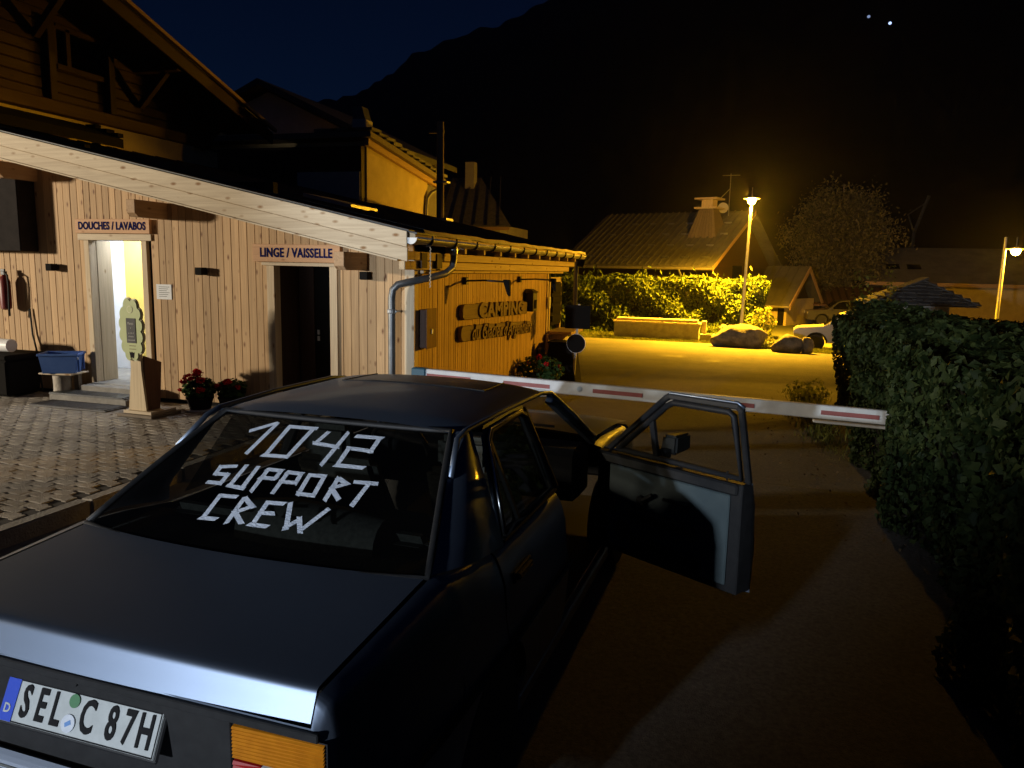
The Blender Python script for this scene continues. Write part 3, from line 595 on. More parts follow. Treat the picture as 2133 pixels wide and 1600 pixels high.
for yy, lb in ((9.72, 'black bracket lamp with long arm above the start of the camping sign'), (12.38, 'black bracket lamp with long arm near the far end of the side wall')):
    t = thing('bracket_lamp', lb, 'wall lamp', (WX, yy, 1.76), 0, 'bracket lamps over the camping sign')
    part('mount', MB().box(0, .05, -.05, .05, -.05, .05), BLACKM, t, .006, world=False)
    part('arm', MB().tube([(.04, 0, 0), (.3, 0, .012), (.62, 0, .0)], .013, 8), BLACKM, t, smooth=True, world=False)
    part('head', MB().hexa([(.62, -.03, -.17), (.66, -.03, -.19), (.66, .03, -.19), (.62, .03, -.17), (.56, -.05, .03), (.65, -.05, .03), (.65, .05, .03), (.56, .05, .03)]), DARK, t, .01, world=False)
t = thing('meter_box', 'dark rusty metal box on the side wall beside the corner', 'box', (WX, 8.2, .99))
part('case', MB().box(0, .10, -.02, .27, 0, .45), CHALETD, t, .006, world=False); part('lid', MB().box(.10, .112, -.03, .28, -.01, .46), BROWNW, t, .004, world=False)
part('latch', MB().box(.113, .125, .10, .14, .16, .22), ZINC, t, world=False)
t = thing('letter_lantern', 'small dark lantern box at the right end of the camping sign', 'lantern', (WX, 12.9, 1.2))
part('case', MB().box(0, .16, -.12, .16, 0, .33), BLACKM, t, .01, world=False); part('cap', MB().hexa([(-.0, -.15, .331), (.19, -.15, .331), (.19, .19, .331), (0, .19, .331), (0, -.06, .39), (.1, -.06, .39), (.1, .1, .39), (0, .1, .39)]), BLACKM, t, world=False)
part('pane', MB().box(.161, .165, -.07, .11, .05, .2), GLASSW, t, world=False)
t = thing('ashtray', 'small black oval wall ashtray low on the side wall', 'ashtray', (WX, 13.74, .30))
part('bowl', MB().lathe([(.03, 0), (.07, .03), (.075, .13), (.05, .17)], (.08, 0, 0), 14), BLACK, t, smooth=60, world=False); part('bracket', MB().box(0, .03, -.02, .02, .04, .12), BLACK, t, world=False)
geranium('geranium_pot', 'large shadowed geranium at the foot of the camping side wall', (-3.2, 12.6, zg(12.6)), .42, .55, 600, [(.0, -.1, .68, .05), (-.2, 0, .55, .045), (.3, .1, .5, .045), (.15, -.2, .58, .04), (-.3, .1, .45, .04)], seed=9)
# --- end of the side wall: board, dark shuttered kiosk window, shelf, dark chest, two-panel sign post
t = thing('kiosk_window', 'dark open kiosk shutter with shelf at the far end of the side wall', 'kiosk', (WX, 14.5, zg(14.5)))
part('frame', MB().box(-.05, .03, 0, .09, .3, 2.1).box(-.05, .03, .95, 1.05, .3, 2.1).box(-.05, .03, .0, 1.05, 2.0, 2.1), SPRUCE_Z, t, .005, world=False)
part('shutter', MB().box(.03, .05, .1, .94, 1.15, 1.98), DARK, t, world=False)
for q in range(4): part('louvre', MB().box(.05, .075, .12, .92, 1.22 + q * .19, 1.34 + q * .19), DARK, t, .004, world=False)
part('shelf', MB().box(.0, .5, -.05, 1.1, .99, 1.05), SPRUCE_Y, t, .006, world=False); part('shelf_bracket', MB().prism([(.02, .02, .98), (.42, .02, .98), (.02, .02, .62)], (0, .06, 0)), SPRUCE_Z, t, world=False)
part('panel', MB().box(-.05, .035, .1, .94, .3, .98), CHALETD, t, world=False)
part('hanging_card', MB().box(.05, .06, -.12, -.01, 1.5, 1.72), PAPER, t, world=False)
part('chevron_post', MB().box(.04, .09, -.22, -.10, .5, 1.0), SPRUCE_Z, t, .005, world=False)
t = thing('storage_chest', 'black storage chest with slanted sides standing at the end of the side wall', 'chest', (-3.18, 14.25, zg(14.25)))
part('body', cr(.34, .3, .03, .22, .24, .84), DARK, t, .015, world=False); part('lid', MB().box(-.25, .25, -.27, .27, .841, .88), DARK, t, .01, world=False); part('plinth', MB().box(-.38, .44, -.33, .33, 0, .029), DARK, t, world=False)
t = thing('sign_post', 'road sign post seen from behind, square panel above a round disc', 'road sign', (-2.86, 14.0, zg(14)))
part('post', MB().tube([(-.05, 0, 0), (.02, 0, 1.6)], .026, 10), GALV, t, world=False)
part('square_panel', MB().box(-.23, .25, -.045, -.033, 1.14, 1.58), DARK, t, .004, world=False)
part('round_disc', MB().lathe([(.17, -.04), (.175, -.036), (.17, -.03)], (-.01, 0, .86), 28, 'y'), DARK, t, world=False)
part('disc_rim', MB().lathe([(.178, -.029), (.183, -.022), (.178, -.016)], (-.01, 0, .86), 28, 'y'), WHITE, t, world=False)
# ================================================================== THE SALOON CAR
CAR = thing('saloon_car', 'silver-blue boxy saloon with open front door and 1042 SUPPORT CREW taped on rear window', 'car', (-1.572, 1.3963, 0), -.0343)
def cp(name, mb, mat, parent=CAR, bevel=0, smooth=False, **k): return part(name, mb, mat, parent, bevel, smooth, world=False, **k)
ip = np.interp
def CW(y): return ip(y, [.04, .07, .12, .3, .6, 1.2, 3.0, 3.8, 4.1, 4.22, 4.28], [.725, .755, .775, .80, .82, .83, .83, .81, .775, .74, .70])
def CT(y): return ip(y, [.04, .066, .078, .12, .3, .7, .9, 1.15, 3.0, 3.25, 4.0, 4.2, 4.28], [.876, .937, .944, .949, .961, .986, .968, .93, .925, .915, .84, .80, .76])
def arch(y):
    z = .20
    for c in (1.01, 3.48):
        if abs(y - c) < .345: z = max(z, .27 + math.sqrt(.345 ** 2 - (y - c) ** 2))
    return z
def prof(y, s, out=0):
    zb, zt, w = arch(y), CT(y), CW(y); P = []; kk = (w - .69) / .125 if y < .72 else 1
    for t in (0, .1, .22, .36, .5, .62, .72, .82, .9, .95, .98, 1):
        z = zb + (zt - zb) * t
        x = ip(z, [.2, .3, .55, .62, .65, .82, zt - .05, zt - .02, zt - .006, zt], [w - .06, w - .02, w, w - .002, w - .012, w - .028 * kk, w - .052 * kk, w - .068 * kk, w - .09 * kk, w - .125 * kk])
        P.append((s * (x + out), y, z))
    return P
def strip(mb, ys, s, out=0):
    n = 12
    for a, b in zip(ys[:-1], ys[1:]):
        A_, B_ = prof(a, s, out), prof(b, s, out); mb.add(A_ + B_, [(i, i + 1, n + i + 1, n + i) if s > 0 else (i, n + i, n + i + 1, i + 1) for i in range(n - 1)])
def yl(a, b, d=.03): n = max(2, int((b - a) / d)); return [a + (b - a) * i / n for i in range(n + 1)]
def weld(o, d=.0005):
    bm = bmesh.new(); bm.from_mesh(o.data); bmesh.ops.remove_doubles(bm, verts=bm.verts, dist=d); bmesh.ops.recalc_face_normals(bm, faces=bm.faces); bm.to_mesh(o.data); bm.free(); return o
mb = MB(); strip(mb, [.04, .05, .06, .066, .07, .074, .078, .09, .12] + yl(.15, 1.085), 1); q1 = weld(cp('rear_quarter_panel', mb, PAINT, smooth=50))
mb = MB(); strip(mb, yl(1.095, 1.945), 1); rd = weld(cp('rear_door', mb, PAINT, smooth=50))
mb = MB(); strip(mb, yl(2.955, 4.28), 1); weld(cp('front_wing', mb, PAINT, smooth=50))
mb = MB(); strip(mb, [.04, .05, .06, .066, .07, .074, .078, .09, .12] + yl(.15, 4.28), -1); weld(cp('left_side', mb, PAINT, smooth=50))
# sill, rear closing panel, floor
cp('sill', MB().box(.74, .79, 1.35, 3.14, .17, .24), PAINT, bevel=.01); cp('sill', MB().box(-.79, -.74, 1.35, 3.14, .17, .24), PAINT, bevel=.01)
cp('floor_pan', MB().box(-.74, .74, .1, 4.2, .19, .22).box(-.70, .70, .085, .10, .2, .86), TRIM)
rc = prof(.0405, 1); cp('rear_panel', MB().add([(x, y, z) for x, y, z in rc] + [(-x, y, z) for x, y, z in rc], [(i, i + 1, 12 + i + 1, 12 + i) for i in range(11)]), PAINT)
# boot lid: rear drop and rounded lip flowing into the deck
LIP = [(.036, .874), (.042, .888), (.0505, .908), (.059, .928), (.0625, .9365), (.0650, .9415), (.0695, .9458), (.0765, .9485), (.090, .9500)]
def lid(u, v):
    a = 2 * u - 1; nl = len(LIP) - 1; k = v * 24
    if k <= nl:
        i = min(int(k), nl - 1); t = k - i; y = LIP[i][0] * (1 - t) + LIP[i + 1][0] * t; z = LIP[i][1] * (1 - t) + LIP[i + 1][1] * t; y += .022 * a * a
    else:
        t = (k - nl) / (24 - nl); y0 = .090 + .022 * a * a; y1 = .598 + .085 * a * a; y = y0 + (y1 - y0) * t; z = .950 + .037 * t
    z += .014 * (1 - a * a) * min(1, k / nl); return (.676 * a, y, z)
bl = weld(cp('boot_lid', MB().grid(lid, 28, 24), PAINT, smooth=True))
for s in (1, -1): cp('lid_gap', MB().tube([(s * .683, .057, .87), (s * .683, .080, .926), (s * .683, .094, .937), (s * .686, .3, .948), (s * .69, .68, .972)], .006, 6), DARK, bl)
cp('boot_lock', MB().lathe([(.016, .028), (.016, .044)], (-.02, 0, .855), 14, 'y'), TRIM, bl)
# dark plate recess, number plate, rear lamps
cp('plate_recess', MB().box(-.47, .47, .033, .0395, .60, .868), TRIM, bevel=.004)
cp('recess_lip', MB().box(-.715, .715, .027, .039, .850, .873), TRIM, bevel=.003)
npl = bpy.data.objects.new('number_plate', None); COL.objects.link(npl); npl.parent = CAR; npl.location = (.012, .012, .775); npl.rotation_euler = (R(-25), R(-.6), 0)
cp('plate_holder', MB().box(-.268, .268, .003, .012, -.064, .058), TRIM, npl, .004)
cp('plate', MB().box(-.26, .26, -.001, .0028, -.055, .055), PLATEW, npl, .004, seg=2)
cp('plate_border', MB().box(-.256, .256, -.0022, -.0012, -.053, -.050).box(-.256, .256, -.0022, -.0012, .050, .053).box(.253, .256, -.0022, -.0012, -.05, .05), INK, npl)
cp('euro_band', MB().box(-.256, -.212, -.0035, -.0012, -.053, .053), PLATEB, npl)
text('plate_letter', 'D', .032, PLATEW, npl, Matrix.Translation((-.234, -.004, -.022)) @ FRONT, .0006, 1, .0008)
for k, (ch, px) in enumerate((('S', -.178), ('E', -.124), ('L', -.072), ('C', .032), ('8', .112), ('7', .165), ('H', .218))): text('plate_letter', ch, .112, INK, npl, Matrix.Translation((px, -.003, .0)) @ FRONT, .0007, .60, .0026)
cp('seal', MB().lathe([(.022, -.0045), (.022, -.0012)], (-.023, 0, -.022), 22, 'y'), SEAL, npl); cp('seal_crest', MB().prism([(-.029, -.0050, -.032), (-.012, -.0050, -.022), (-.017, -.0050, -.012), (-.033, -.0050, -.022)], (0, .0006, 0)), SEALB, npl)
cp('inspection_badge', MB().lathe([(.017, -.0045), (.017, -.0012)], (-.020, 0, .033), 20, 'y'), SEALG, npl)
for s in (1, -1):
    lamp = bpy.data.objects.new('tail_lamp', None); COL.objects.link(lamp); lamp.parent = CAR
    def ly(x): return .032 + .03 * max(0, abs(x) - .47) ** 1.3
    def lens(x0, x1, z0, z1, nr, vert=False):
        m_ = MB()
        for k in range(nr):
            if vert: a0, a1 = x0 + (x1 - x0) * k / nr, x0 + (x1 - x0) * (k + 1) / nr; zz = (z0, z1)
            else: a0, a1 = x0, x1; zz = (z0 + (z1 - z0) * k / nr, z0 + (z1 - z0) * (k + 1) / nr)
            e = .0022
            m_.hexa([(s * a0, ly(a0) - .008, zz[0] + e), (s * a1, ly(a1) - .010, zz[0] + e), (s * a1, .038, zz[0]), (s * a0, .038, zz[0]), (s * a0, ly(a0) - .004, zz[1] - e), (s * a1, ly(a1) - .004, zz[1] - e), (s * a1, .038, zz[1]), (s * a0, .038, zz[1])])
        return m_
    cp('indicator_lens', lens(.478, .728, .762, .846, 9), AMBER, lamp); cp('brake_lens', lens(.478, .555, .655, .756, 8), REDL, lamp)
    cp('reversing_lens', lens(.558, .655, .655, .756, 22, True), CLEARL, lamp); cp('fog_lens', lens(.658, .728, .655, .756, 8), REDL, lamp)
    cp('lamp_surround', MB().box(min(s * .472, s * .734), max(s * .472, s * .734), .0385, .0395, .648, .849), TRIM, lamp)
cp('rear_bumper', MB().add([(x * sx, y, z) for sx in (1,) for x, y, z in ()], []).grid(lambda u, v: ((lambda a, c: (.86 * a * (1 if abs(a) < .94 else 1), [.06, .01, -.02, -.035, -.03, .01, .08][c] + .09 * abs(a) ** 6, [.605, .612, .600, .52, .44, .39, .37][c]))(2 * u - 1, round(v * 6))), 24, 6), BUMPER, smooth=40)
cp('bumper_strip', MB().grid(lambda u, v: ((lambda a: (.85 * a, -.022 + .09 * abs(a) ** 6 - .006 * math.sin(math.pi * v) + .030 * v, .592 + .030 * v))(2 * u - 1)), 24, 4), pbr('bumper_moulding', (.30, .34, .42), rough=.4, metal=.3))
# rear window with taped lettering
def G(u, v):
    ax, ay, az = .66 * u, .605 + .085 * u * u, .988; bx, by, bz = .50 * u, 1.235 + .02 * u * u, 1.318
    return Vector((ax + (bx - ax) * v, ay + (by - ay) * v, az + (bz - az) * v + .012 * math.sin(math.pi * v) * (1 - u * u * .3)))
rw = cp('rear_window', MB().grid(lambda u, v: G((2 * u - 1) * 1.02, v), 20, 12), GLASSR, smooth=True)
loop = [G(-1.03 + 2.06 * k / 16, -.015) for k in range(17)] + [G(1.035, k / 8) for k in range(1, 8)] + [G(1.035 - 2.07 * k / 12, 1.01) for k in range(13)] + [G(-1.035, 1 - k / 8) for k in range(1, 9)]
cp('window_seal', MB().tube(loop, .013, 6), TRIM, rw, smooth=True)
TAPE = [[(-0.59,0.841,-0.444,0.932),(-0.426,0.939,-0.421,0.649)],[(-0.295,0.918,-0.265,0.647),(-0.303,0.917,-0.053,0.923),(-0.079,0.925,-0.094,0.654),(-0.285,0.652,-0.087,0.662)],[(0.062,0.906,0.031,0.794),(0.016,0.798,0.227,0.785),(0.226,0.916,0.194,0.63)],[(0.307,0.894,0.519,0.896),(0.501,0.903,0.481,0.766),(0.298,0.785,0.497,0.776),(0.312,0.786,0.305,0.643),(0.295,0.639,0.495,0.639)],[(-0.4,0.545,-0.522,0.523),(-0.512,0.528,-0.495,0.462),(-0.502,0.468,-0.393,0.475),(-0.401,0.479,-0.391,0.404),(-0.491,0.402,-0.38,0.407)],[(-0.334,0.562,-0.318,0.402),(-0.334,0.403,-0.205,0.399),(-0.238,0.56,-0.217,0.397)],[(-0.151,0.55,-0.143,0.388),(-0.16,0.553,-0.046,0.554),(-0.052,0.556,-0.051,0.487),(-0.159,0.486,-0.041,0.491)],[(0.001,0.549,0.005,0.396),(-0.007,0.551,0.108,0.549),(0.1,0.55,0.108,0.474),(-0.004,0.477,0.113,0.481)],[(0.161,0.548,0.172,0.405),(0.155,0.548,0.274,0.552),(0.266,0.554,0.274,0.405),(0.164,0.413,0.277,0.409)],[(0.362,0.552,0.358,0.391),(0.363,0.549,0.446,0.511),(0.443,0.517,0.363,0.477),(0.353,0.478,0.439,0.404)],[(0.48,0.536,0.628,0.537),(0.577,0.533,0.534,0.374)],[(-0.326,0.331,-0.207,0.34),(-0.32,0.332,-0.305,0.183),(-0.32,0.178,-0.216,0.186)],[(-0.152,0.344,-0.136,0.176),(-0.15,0.342,-0.047,0.289),(-0.055,0.297,-0.125,0.248),(-0.141,0.248,-0.045,0.184)],[(0.017,0.338,0.022,0.183),(0.016,0.331,0.126,0.337),(0.015,0.262,0.104,0.269),(0.004,0.186,0.117,0.188)],[(0.161,0.348,0.231,0.19),(0.214,0.191,0.28,0.26),(0.267,0.264,0.322,0.179),(0.312,0.184,0.408,0.336)]]
gn = (G(.01, .5) - G(0, .5)).cross(G(0, .51) - G(0, .5)).normalized()
for li, strokes in enumerate(TAPE):
    m_ = MB(); wd = .0098 if li < 4 else .0092
    for si, (u0, v0, u1, v1) in enumerate(strokes):
        a, b = G(u0, v0), G(u1, v1); t = (b - a).normalized(); n_ = t.cross(gn).normalized(); h_ = gn * (.0022 + .0007 * si)
        a = a - t * .004 + h_; b = b + t * .004 + h_; j = [random.uniform(.85, 1.12) for _ in range(4)]; mid = G((u0 + u1) / 2, (v0 + v1) / 2) + h_
        sk = t * random.uniform(-.006, .006)
        m_.add([a - n_ * wd * j[0] - sk, a + n_ * wd * j[1] + sk, mid + n_ * wd, b + n_ * wd * j[2] + sk, b - n_ * wd * j[3] - sk, mid - n_ * wd], [(0, 1, 2, 5), (5, 2, 3, 4)])
    cp('tape_letter', m_, TAPEM, rw)
# roof, pillars, drip rails
def roofp(u, v):
    a = 2 * u - 1; y0 = 1.228 + .02 * a * a; y1 = 2.40 - .05 * a * a; y = y0 + (y1 - y0) * v; w = ip(y, [1.22, 1.6, 2.4], [.535, .56, .575])
    e = min(1, v / .12) if v < .12 else (min(1, (1 - v) / .10) if v > .9 else 1)
    z = 1.322 + .040 * (1 - abs(a) ** 2.6) * (.55 + .45 * math.sin(math.pi * min(max(v, 0), 1))) + .016 * math.sin(e * math.pi / 2) - .012 * abs(a) ** 8
    return (w * a, y, z)
ro = weld(cp('roof', MB().grid(roofp, 28, 30), PAINT, smooth=True))
def on_roof(x, v): w = .565; p_ = roofp((x / w + 1) / 2, v); return (p_[0], p_[1], p_[2] + .0015)
cp('sunroof_seam', MB().tube([on_roof(-.36, .93), on_roof(-.38, .64), on_roof(-.2, .62), on_roof(0, .62), on_roof(.2, .62), on_roof(.38, .64), on_roof(.36, .93)], .004, 6), TRIM, ro)
for s in (1, -1):
    cp('drip_rail', MB().tube([(s * .60, 1.06, 1.20), (s * .566, 1.20, 1.308), (s * .568, 1.28, 1.326), (s * .583, 1.7, 1.336), (s * .592, 2.2, 1.332), (s * .602, 2.36, 1.312), (s * .66, 2.62, 1.165), (s * .72, 2.90, .985)], .0115, 7), PAINT, ro, smooth=True)
    def cpill(u, v):                                                  # C pillar, from window edge round to the door shut line
        e = G(1.035 * s, v * 1.0); o_ = Vector((s * ip(v, [0, .15, .5, 1], [.765, .755, .68, .568]), ip(v, [0, .2, 1], [1.18, 1.17, 1.33]), ip(v, [0, 1], [.925, 1.322])))
        p_ = e.lerp(o_, u); b_ = math.sin(math.pi * min(1, u * 1.15)) * .035 * (1 - .5 * v); return (p_.x + s * b_, p_.y - b_ * .25, p_.z + b_ * .25)
    weld(cp('rear_pillar', MB().grid(cpill, 10, 12, flip=s < 0), PAINT, smooth=True))
    cp('front_pillar', MB().bar((s * .580, 2.41, 1.278), (s * .70, 2.98, .945), .045, .06), PAINT, bevel=.006); cp('centre_pillar', MB().bar((s * .572, 1.95, 1.30), (s * .74, 1.96, .93), .03, .05), TRIM, bevel=.006)
# right rear door: window, frame, trims, handle
def side_pt(y, z, s=1, out=0): t = (z - .93) / .395; return Vector((s * (.745 - .165 * t ** 1.15 + out), y, z))
fr_poly = [(1.235, .945), (1.30, 1.10), (1.40, 1.262), (1.46, 1.292), (1.85, 1.298), (1.90, 1.27), (1.90, .945)]
cp('window_frame', MB().tube([side_pt(y, z, 1, .006) for y, z in fr_poly + fr_poly[:1]], .014, 6), TRIM, rd, smooth=True)
cp('bright_moulding', MB().tube([side_pt(y - .012 if y < 1.5 else y, z + .012, 1, .016) for y, z in fr_poly[:6]], .0055, 6), BRIGHT, rd, smooth=True)
outer = [(1.185, .93), (1.25, 1.10), (1.36, 1.285), (1.43, 1.318), (1.935, 1.322), (1.935, .93)]
m_ = MB(); n1 = len(fr_poly); A1 = [side_pt(*p) for p in fr_poly]; B1 = [side_pt(*p) for p in [outer[0], outer[1], outer[2], outer[3], (1.88, 1.322), outer[4], outer[5]]]
m_.add(A1 + B1, [(i, i + 1, n1 + i + 1, n1 + i) for i in range(n1 - 1)]); cp('upper_frame', m_, PAINT, rd)
cp('side_window', MB().add([side_pt(y, z, 1, -.004) for y, z in fr_poly], [tuple(range(n1))]), GLASSR, rd)
cp('window_divider', MB().bar(side_pt(1.42, .945, 1, .004), side_pt(1.42, 1.27, 1, .004), .02, .014, (1, 0, 0)), TRIM, rd)
cp('waist_seal', MB().tube([side_pt(1.2, .938, 1, .012), side_pt(1.93, .935, 1, .012)], .009, 6), TRIM, rd)
cp('door_handle', MB().box(.806, .826, 1.20, 1.36, .795, .82).box(.80, .812, 1.18, 1.38, .785, .83), TRIM, rd, .004); cp('handle_trim', MB().box(.8265, .829, 1.21, 1.35, .803, .811), BRIGHT, rd)
cp('rub_strip', MB().tube([(.842, 1.10, .60), (.842, 1.94, .60)], .012, 6), TRIM, rd); cp('rub_strip', MB().tube([(.80, .2, .60), (.826, .5, .60), (.838, 1.08, .60)], .012, 6), TRIM, q1)
cp('shut_line', MB().tube([p_ for p_ in [Vector(a) + Vector((.001, .005, 0)) for a in prof(1.085, 1)][3:]], .004, 5), DARK, rd)
# left glass, windscreen, bonnet, nose, wheels
cp('left_window', MB().add([side_pt(y, z, -1, -.002) for y, z in ((1.24, .94), (1.42, 1.29), (1.93, 1.30), (2.36, 1.29), (2.85, .95))], [(0, 1, 2, 3, 4)]), GLASSR)
cp('windscreen', MB().grid(lambda u, v: ((2 * u - 1) * (.69 - .125 * v), 3.08 - .66 * v - .08 * (2 * u - 1) ** 2 * (1 - v * .5), .95 + .375 * v), 12, 8), GLASSD, smooth=True)
cp('bonnet', MB().grid(lambda u, v: ((2 * u - 1) * .70, 3.06 + 1.16 * v - .04 * (2 * u - 1) ** 2, .955 - .07 * v - .05 * v ** 3 + .02 * (1 - (2 * u - 1) ** 2)), 16, 16), PAINT, smooth=True)
cp('wiper', MB().tube([(-.1, 3.08, .985), (.45, 3.02, .995)], .008, 6).tube([(-.6, 3.02, .98), (.0, 3.07, .99)], .008, 6), TRIM)
cp('front_panel', MB().box(-.70, .70, 4.2, 4.26, .45, .80).box(-.78, .78, 4.2, 4.36, .38, .56), TRIM, bevel=.02)
for s in (1, -1):
    for yw in (1.01, 3.48):
        w_ = bpy.data.objects.new('wheel', None); COL.objects.link(w_); w_.parent = CAR; w_.location = (s * .72, yw, .29)
        cp('tyre', MB().lathe([(.18, -.08), (.27, -.085), (.29, -.06), (.29, .06), (.27, .085), (.18, .08)], (0, 0, 0), 28, 'x'), RUBBER, w_, smooth=50); cp('rim', MB().lathe([(.03, s * .075), (.15, s * .05), (.185, s * .078), (.19, -s * .05)], (0, 0, 0), 24, 'x'), RIM, w_)
# interior
def seat(x, y, w, nm):
    s_ = bpy.data.objects.new(nm, None); COL.objects.link(s_); s_.parent = CAR; s_.location = (x, y, .3)
    cp('cushion', MB().box(-w, w, 0, .52, .0, .22), FABRIC, s_, .05, seg=2); cp('backrest', MB().hexa([(-w, -.02, .2), (w, -.02, .2), (w, .14, .2), (-w, .14, .2), (-w * .9, -.24, .70), (w * .9, -.24, .70), (w * .9, -.14, .70), (-w * .9, -.14, .70)]), FABRIC, s_, .035, seg=2); return s_
for x in (-.36, .36): s_ = seat(x, 2.05, .25, 'front_seat'); cp('headrest', MB().box(-.13, .13, -.30, -.21, .72, .88), FABRIC, s_, .03, seg=2)
seat(0, 1.18, .62, 'rear_bench')
cp('parcel_shelf', MB().box(-.66, .66, .66, 1.02, .93, .95), FABRIC); cp('duffel_bag', MB().lathe([(.02, -.3), (.11, -.28), (.13, -.1), (.12, .1), (.10, .28), (.02, .3)], (.12, .95, .955), 14, 'x'), FABRIC, smooth=60)
cp('dashboard', MB().box(-.68, .68, 2.72, 3.0, .62, .93), TRIM, bevel=.04)
cp('steering_wheel', MB().tube([(-.36 + .18 * math.cos(2 * math.pi * k / 20), 2.56 - .06 * math.sin(2 * math.pi * k / 20), .88 + .17 * math.sin(2 * math.pi * k / 20)) for k in range(21)], .014, 7), TRIM)
# open right front door, swung on its front hinge
fd = bpy.data.objects.new('front_door', None); COL.objects.link(fd); fd.parent = CAR; fd.location = (.785, 2.94, 0); fd.rotation_euler = (0, 0, R(60.5))
DL = .965                                                             # door length; local: y runs back from the hinge (negative), x outward
def dx(z): return -.03 - .118 * max(0, (z - .93) / .395) ** 1.15      # tumblehome above the waist
mb = MB(); ys_ = [0, -.1, -.3, -.5, -.7, -.88, -DL]; zs_ = [.34, .37, .42, .55, .62, .65, .78, .88, .925]
xo = lambda z: ip(z, [.29, .34, .55, .62, .65, .82, .93], [-.015, .03, .045, .043, .033, .018, -.015])
mb.grid(lambda u, v: (xo(zs_[round(v * 8)]), ys_[round(u * 6)], zs_[round(v * 8)]), 6, 8); cp('outer_skin', mb, PAINT, fd, smooth=40)
cp('door_shell', MB().hexa([(-.08, -.02, .35), (-.08, -DL + .01, .35), (.02, -DL + .003, .36), (.02, -.003, .36), (-.085, -.02, .92), (-.085, -DL + .01, .92), (-.012, -DL + .003, .922), (-.012, -.003, .922)]), TRIM, fd, .006)
cp('shut_edge', MB().hexa([(-.078, -DL + .009, .36), (.018, -DL - .004, .36), (.03, -DL - .004, .55), (-.078, -DL + .009, .55), (-.083, -DL + .009, .90), (-.016, -DL - .004, .915), (.018, -DL - .004, .80), (-.083, -DL + .009, .80)]), TRIM, fd)
cp('door_card', MB().box(-.098, -.086, -DL + .07, -.12, .39, .86), INTRIM, fd, .006); cp('armrest', MB().box(-.15, -.0985, -DL + .25, -.3, .60, .655), TRIM, fd, .015); cp('card_top', MB().box(-.106, -.0855, -DL + .03, -.05, .862, .922), TRIM, fd, .01); cp('door_pocket', MB().box(-.125, -.0985, -DL + .2, -.3, .40, .49), TRIM, fd, .01)
frame = [(-.06, .93), (-.50, 1.285), (-.54, 1.310), (-DL + .030, 1.316), (-DL + .013, 1.298), (-DL + .012, .93)]
P = [Vector((dx(z), y, z)) for y, z in frame]; fm = MB()
for a, b in zip(P[:-1], P[1:]): fm.bar(a, b + (b - a).normalized() * .012, .030, .030, (1, 0, 0))
cp('window_frame', fm, TRIM, fd, .006); cp('frame_cap', MB().tube([(dx(1.31) + .004, -.50, 1.30), (dx(1.33) + .002, -.55, 1.328), (dx(1.33) + .002, -DL + .03, 1.334), (dx(1.31) + .002, -DL - .004, 1.312)], .008, 6), PAINT, fd, smooth=True)
fi = [(-.135, .94), (-.52, 1.255), (-.57, 1.28), (-DL + .075, 1.283), (-DL + .052, 1.265), (-DL + .045, .94)]
cp('frame_seal', MB().tube([Vector((dx(z) - .012, y, z)) for y, z in fi + fi[:1]], .017, 6), TRIM, fd, smooth=True)
cp('quarter_divider', MB().bar((dx(.94) - .006, -.40, .935), (dx(1.2) - .006, -.41, 1.175), .03, .022, (1, 0, 0)), TRIM, fd)
cp('quarter_glass', MB().add([(dx(z), y, z) for y, z in ((-.13, .94), (-.40, 1.16), (-.40, .94))], [(0, 1, 2)]), GLASSD, fd)
cp('door_glass', MB().add([(dx(z), y, z) for y, z in ((-.415, .94), (-.415, 1.17), (-.52, 1.255), (-.57, 1.28), (-DL + .07, 1.283), (-DL + .045, .94))], [(0, 1, 2, 3, 4, 5)]), GLASSD, fd)
cp('lock_pin', MB().tube([(-.05, -DL + .12, .92), (-.05, -DL + .12, .965)], .006, 6), TRIM, fd)
mr_ = cp('wing_mirror', MB().hexa([(.035, -.47, .95), (.22, -.44, .955), (.22, -.36, .965), (.035, -.36, .955), (.04, -.47, 1.06), (.215, -.44, 1.055), (.21, -.37, 1.045), (.04, -.37, 1.055)]), TRIM, fd, .014, seg=2); cp('mirror_foot', MB().box(-.02, .04, -.44, -.38, .935, .985), TRIM, fd, .006)
cp('window_winder', MB().lathe([(.03, -.118), (.03, -.0985)], (0, -.36, .70), 14, 'x').bar((-.118, -.36, .70), (-.118, -.44, .755), .02, .018), TRIM, fd, .003); cp('pull_handle', MB().tube([(-.098, -.52, .74), (-.125, -.52, .75), (-.125, -.66, .75), (-.098, -.66, .74)], .010, 6), TRIM, fd, smooth=True); cp('speaker_grille', MB().lathe([(.055, -.104), (.05, -.0985)], (0, -.24, .50), 18, 'x'), TRIM, fd)
cp('handle', MB().box(.03, .045, -DL + .10, -DL + .28, .79, .825), TRIM, fd, .004)
# ------------------------------------------------------------------ barrier pole
t = thing('barrier_pole', 'white barrier pole with faded red stripes lowered across the road', 'barrier', (-3.3, 7.2, 0))
BZ = lambda x: .885 - .026 * (x + 3.1)
def bseg(x0, x1, y0, y1, d0, d1): return MB().hexa([(x0 + 3.3, y0, BZ(x0) + d0), (x1 + 3.3, y0, BZ(x1) + d0), (x1 + 3.3, y1, BZ(x1) + d0), (x0 + 3.3, y1, BZ(x0) + d0), (x0 + 3.3, y0, BZ(x0) + d1), (x1 + 3.3, y0, BZ(x1) + d1), (x1 + 3.3, y1, BZ(x1) + d1), (x0 + 3.3, y1, BZ(x0) + d1)])
part('pole', bseg(-3.05, 1.46, -.035, .035, -.115, .01), BARWHITE, t, .008, world=False)
for x0 in (-3.03, -2.2, -1.29, -.27, .78): part('red_stripe', bseg(x0, x0 + .48, -.0385, -.0353, -.075, -.035), REDSTRIPE, t, world=False)
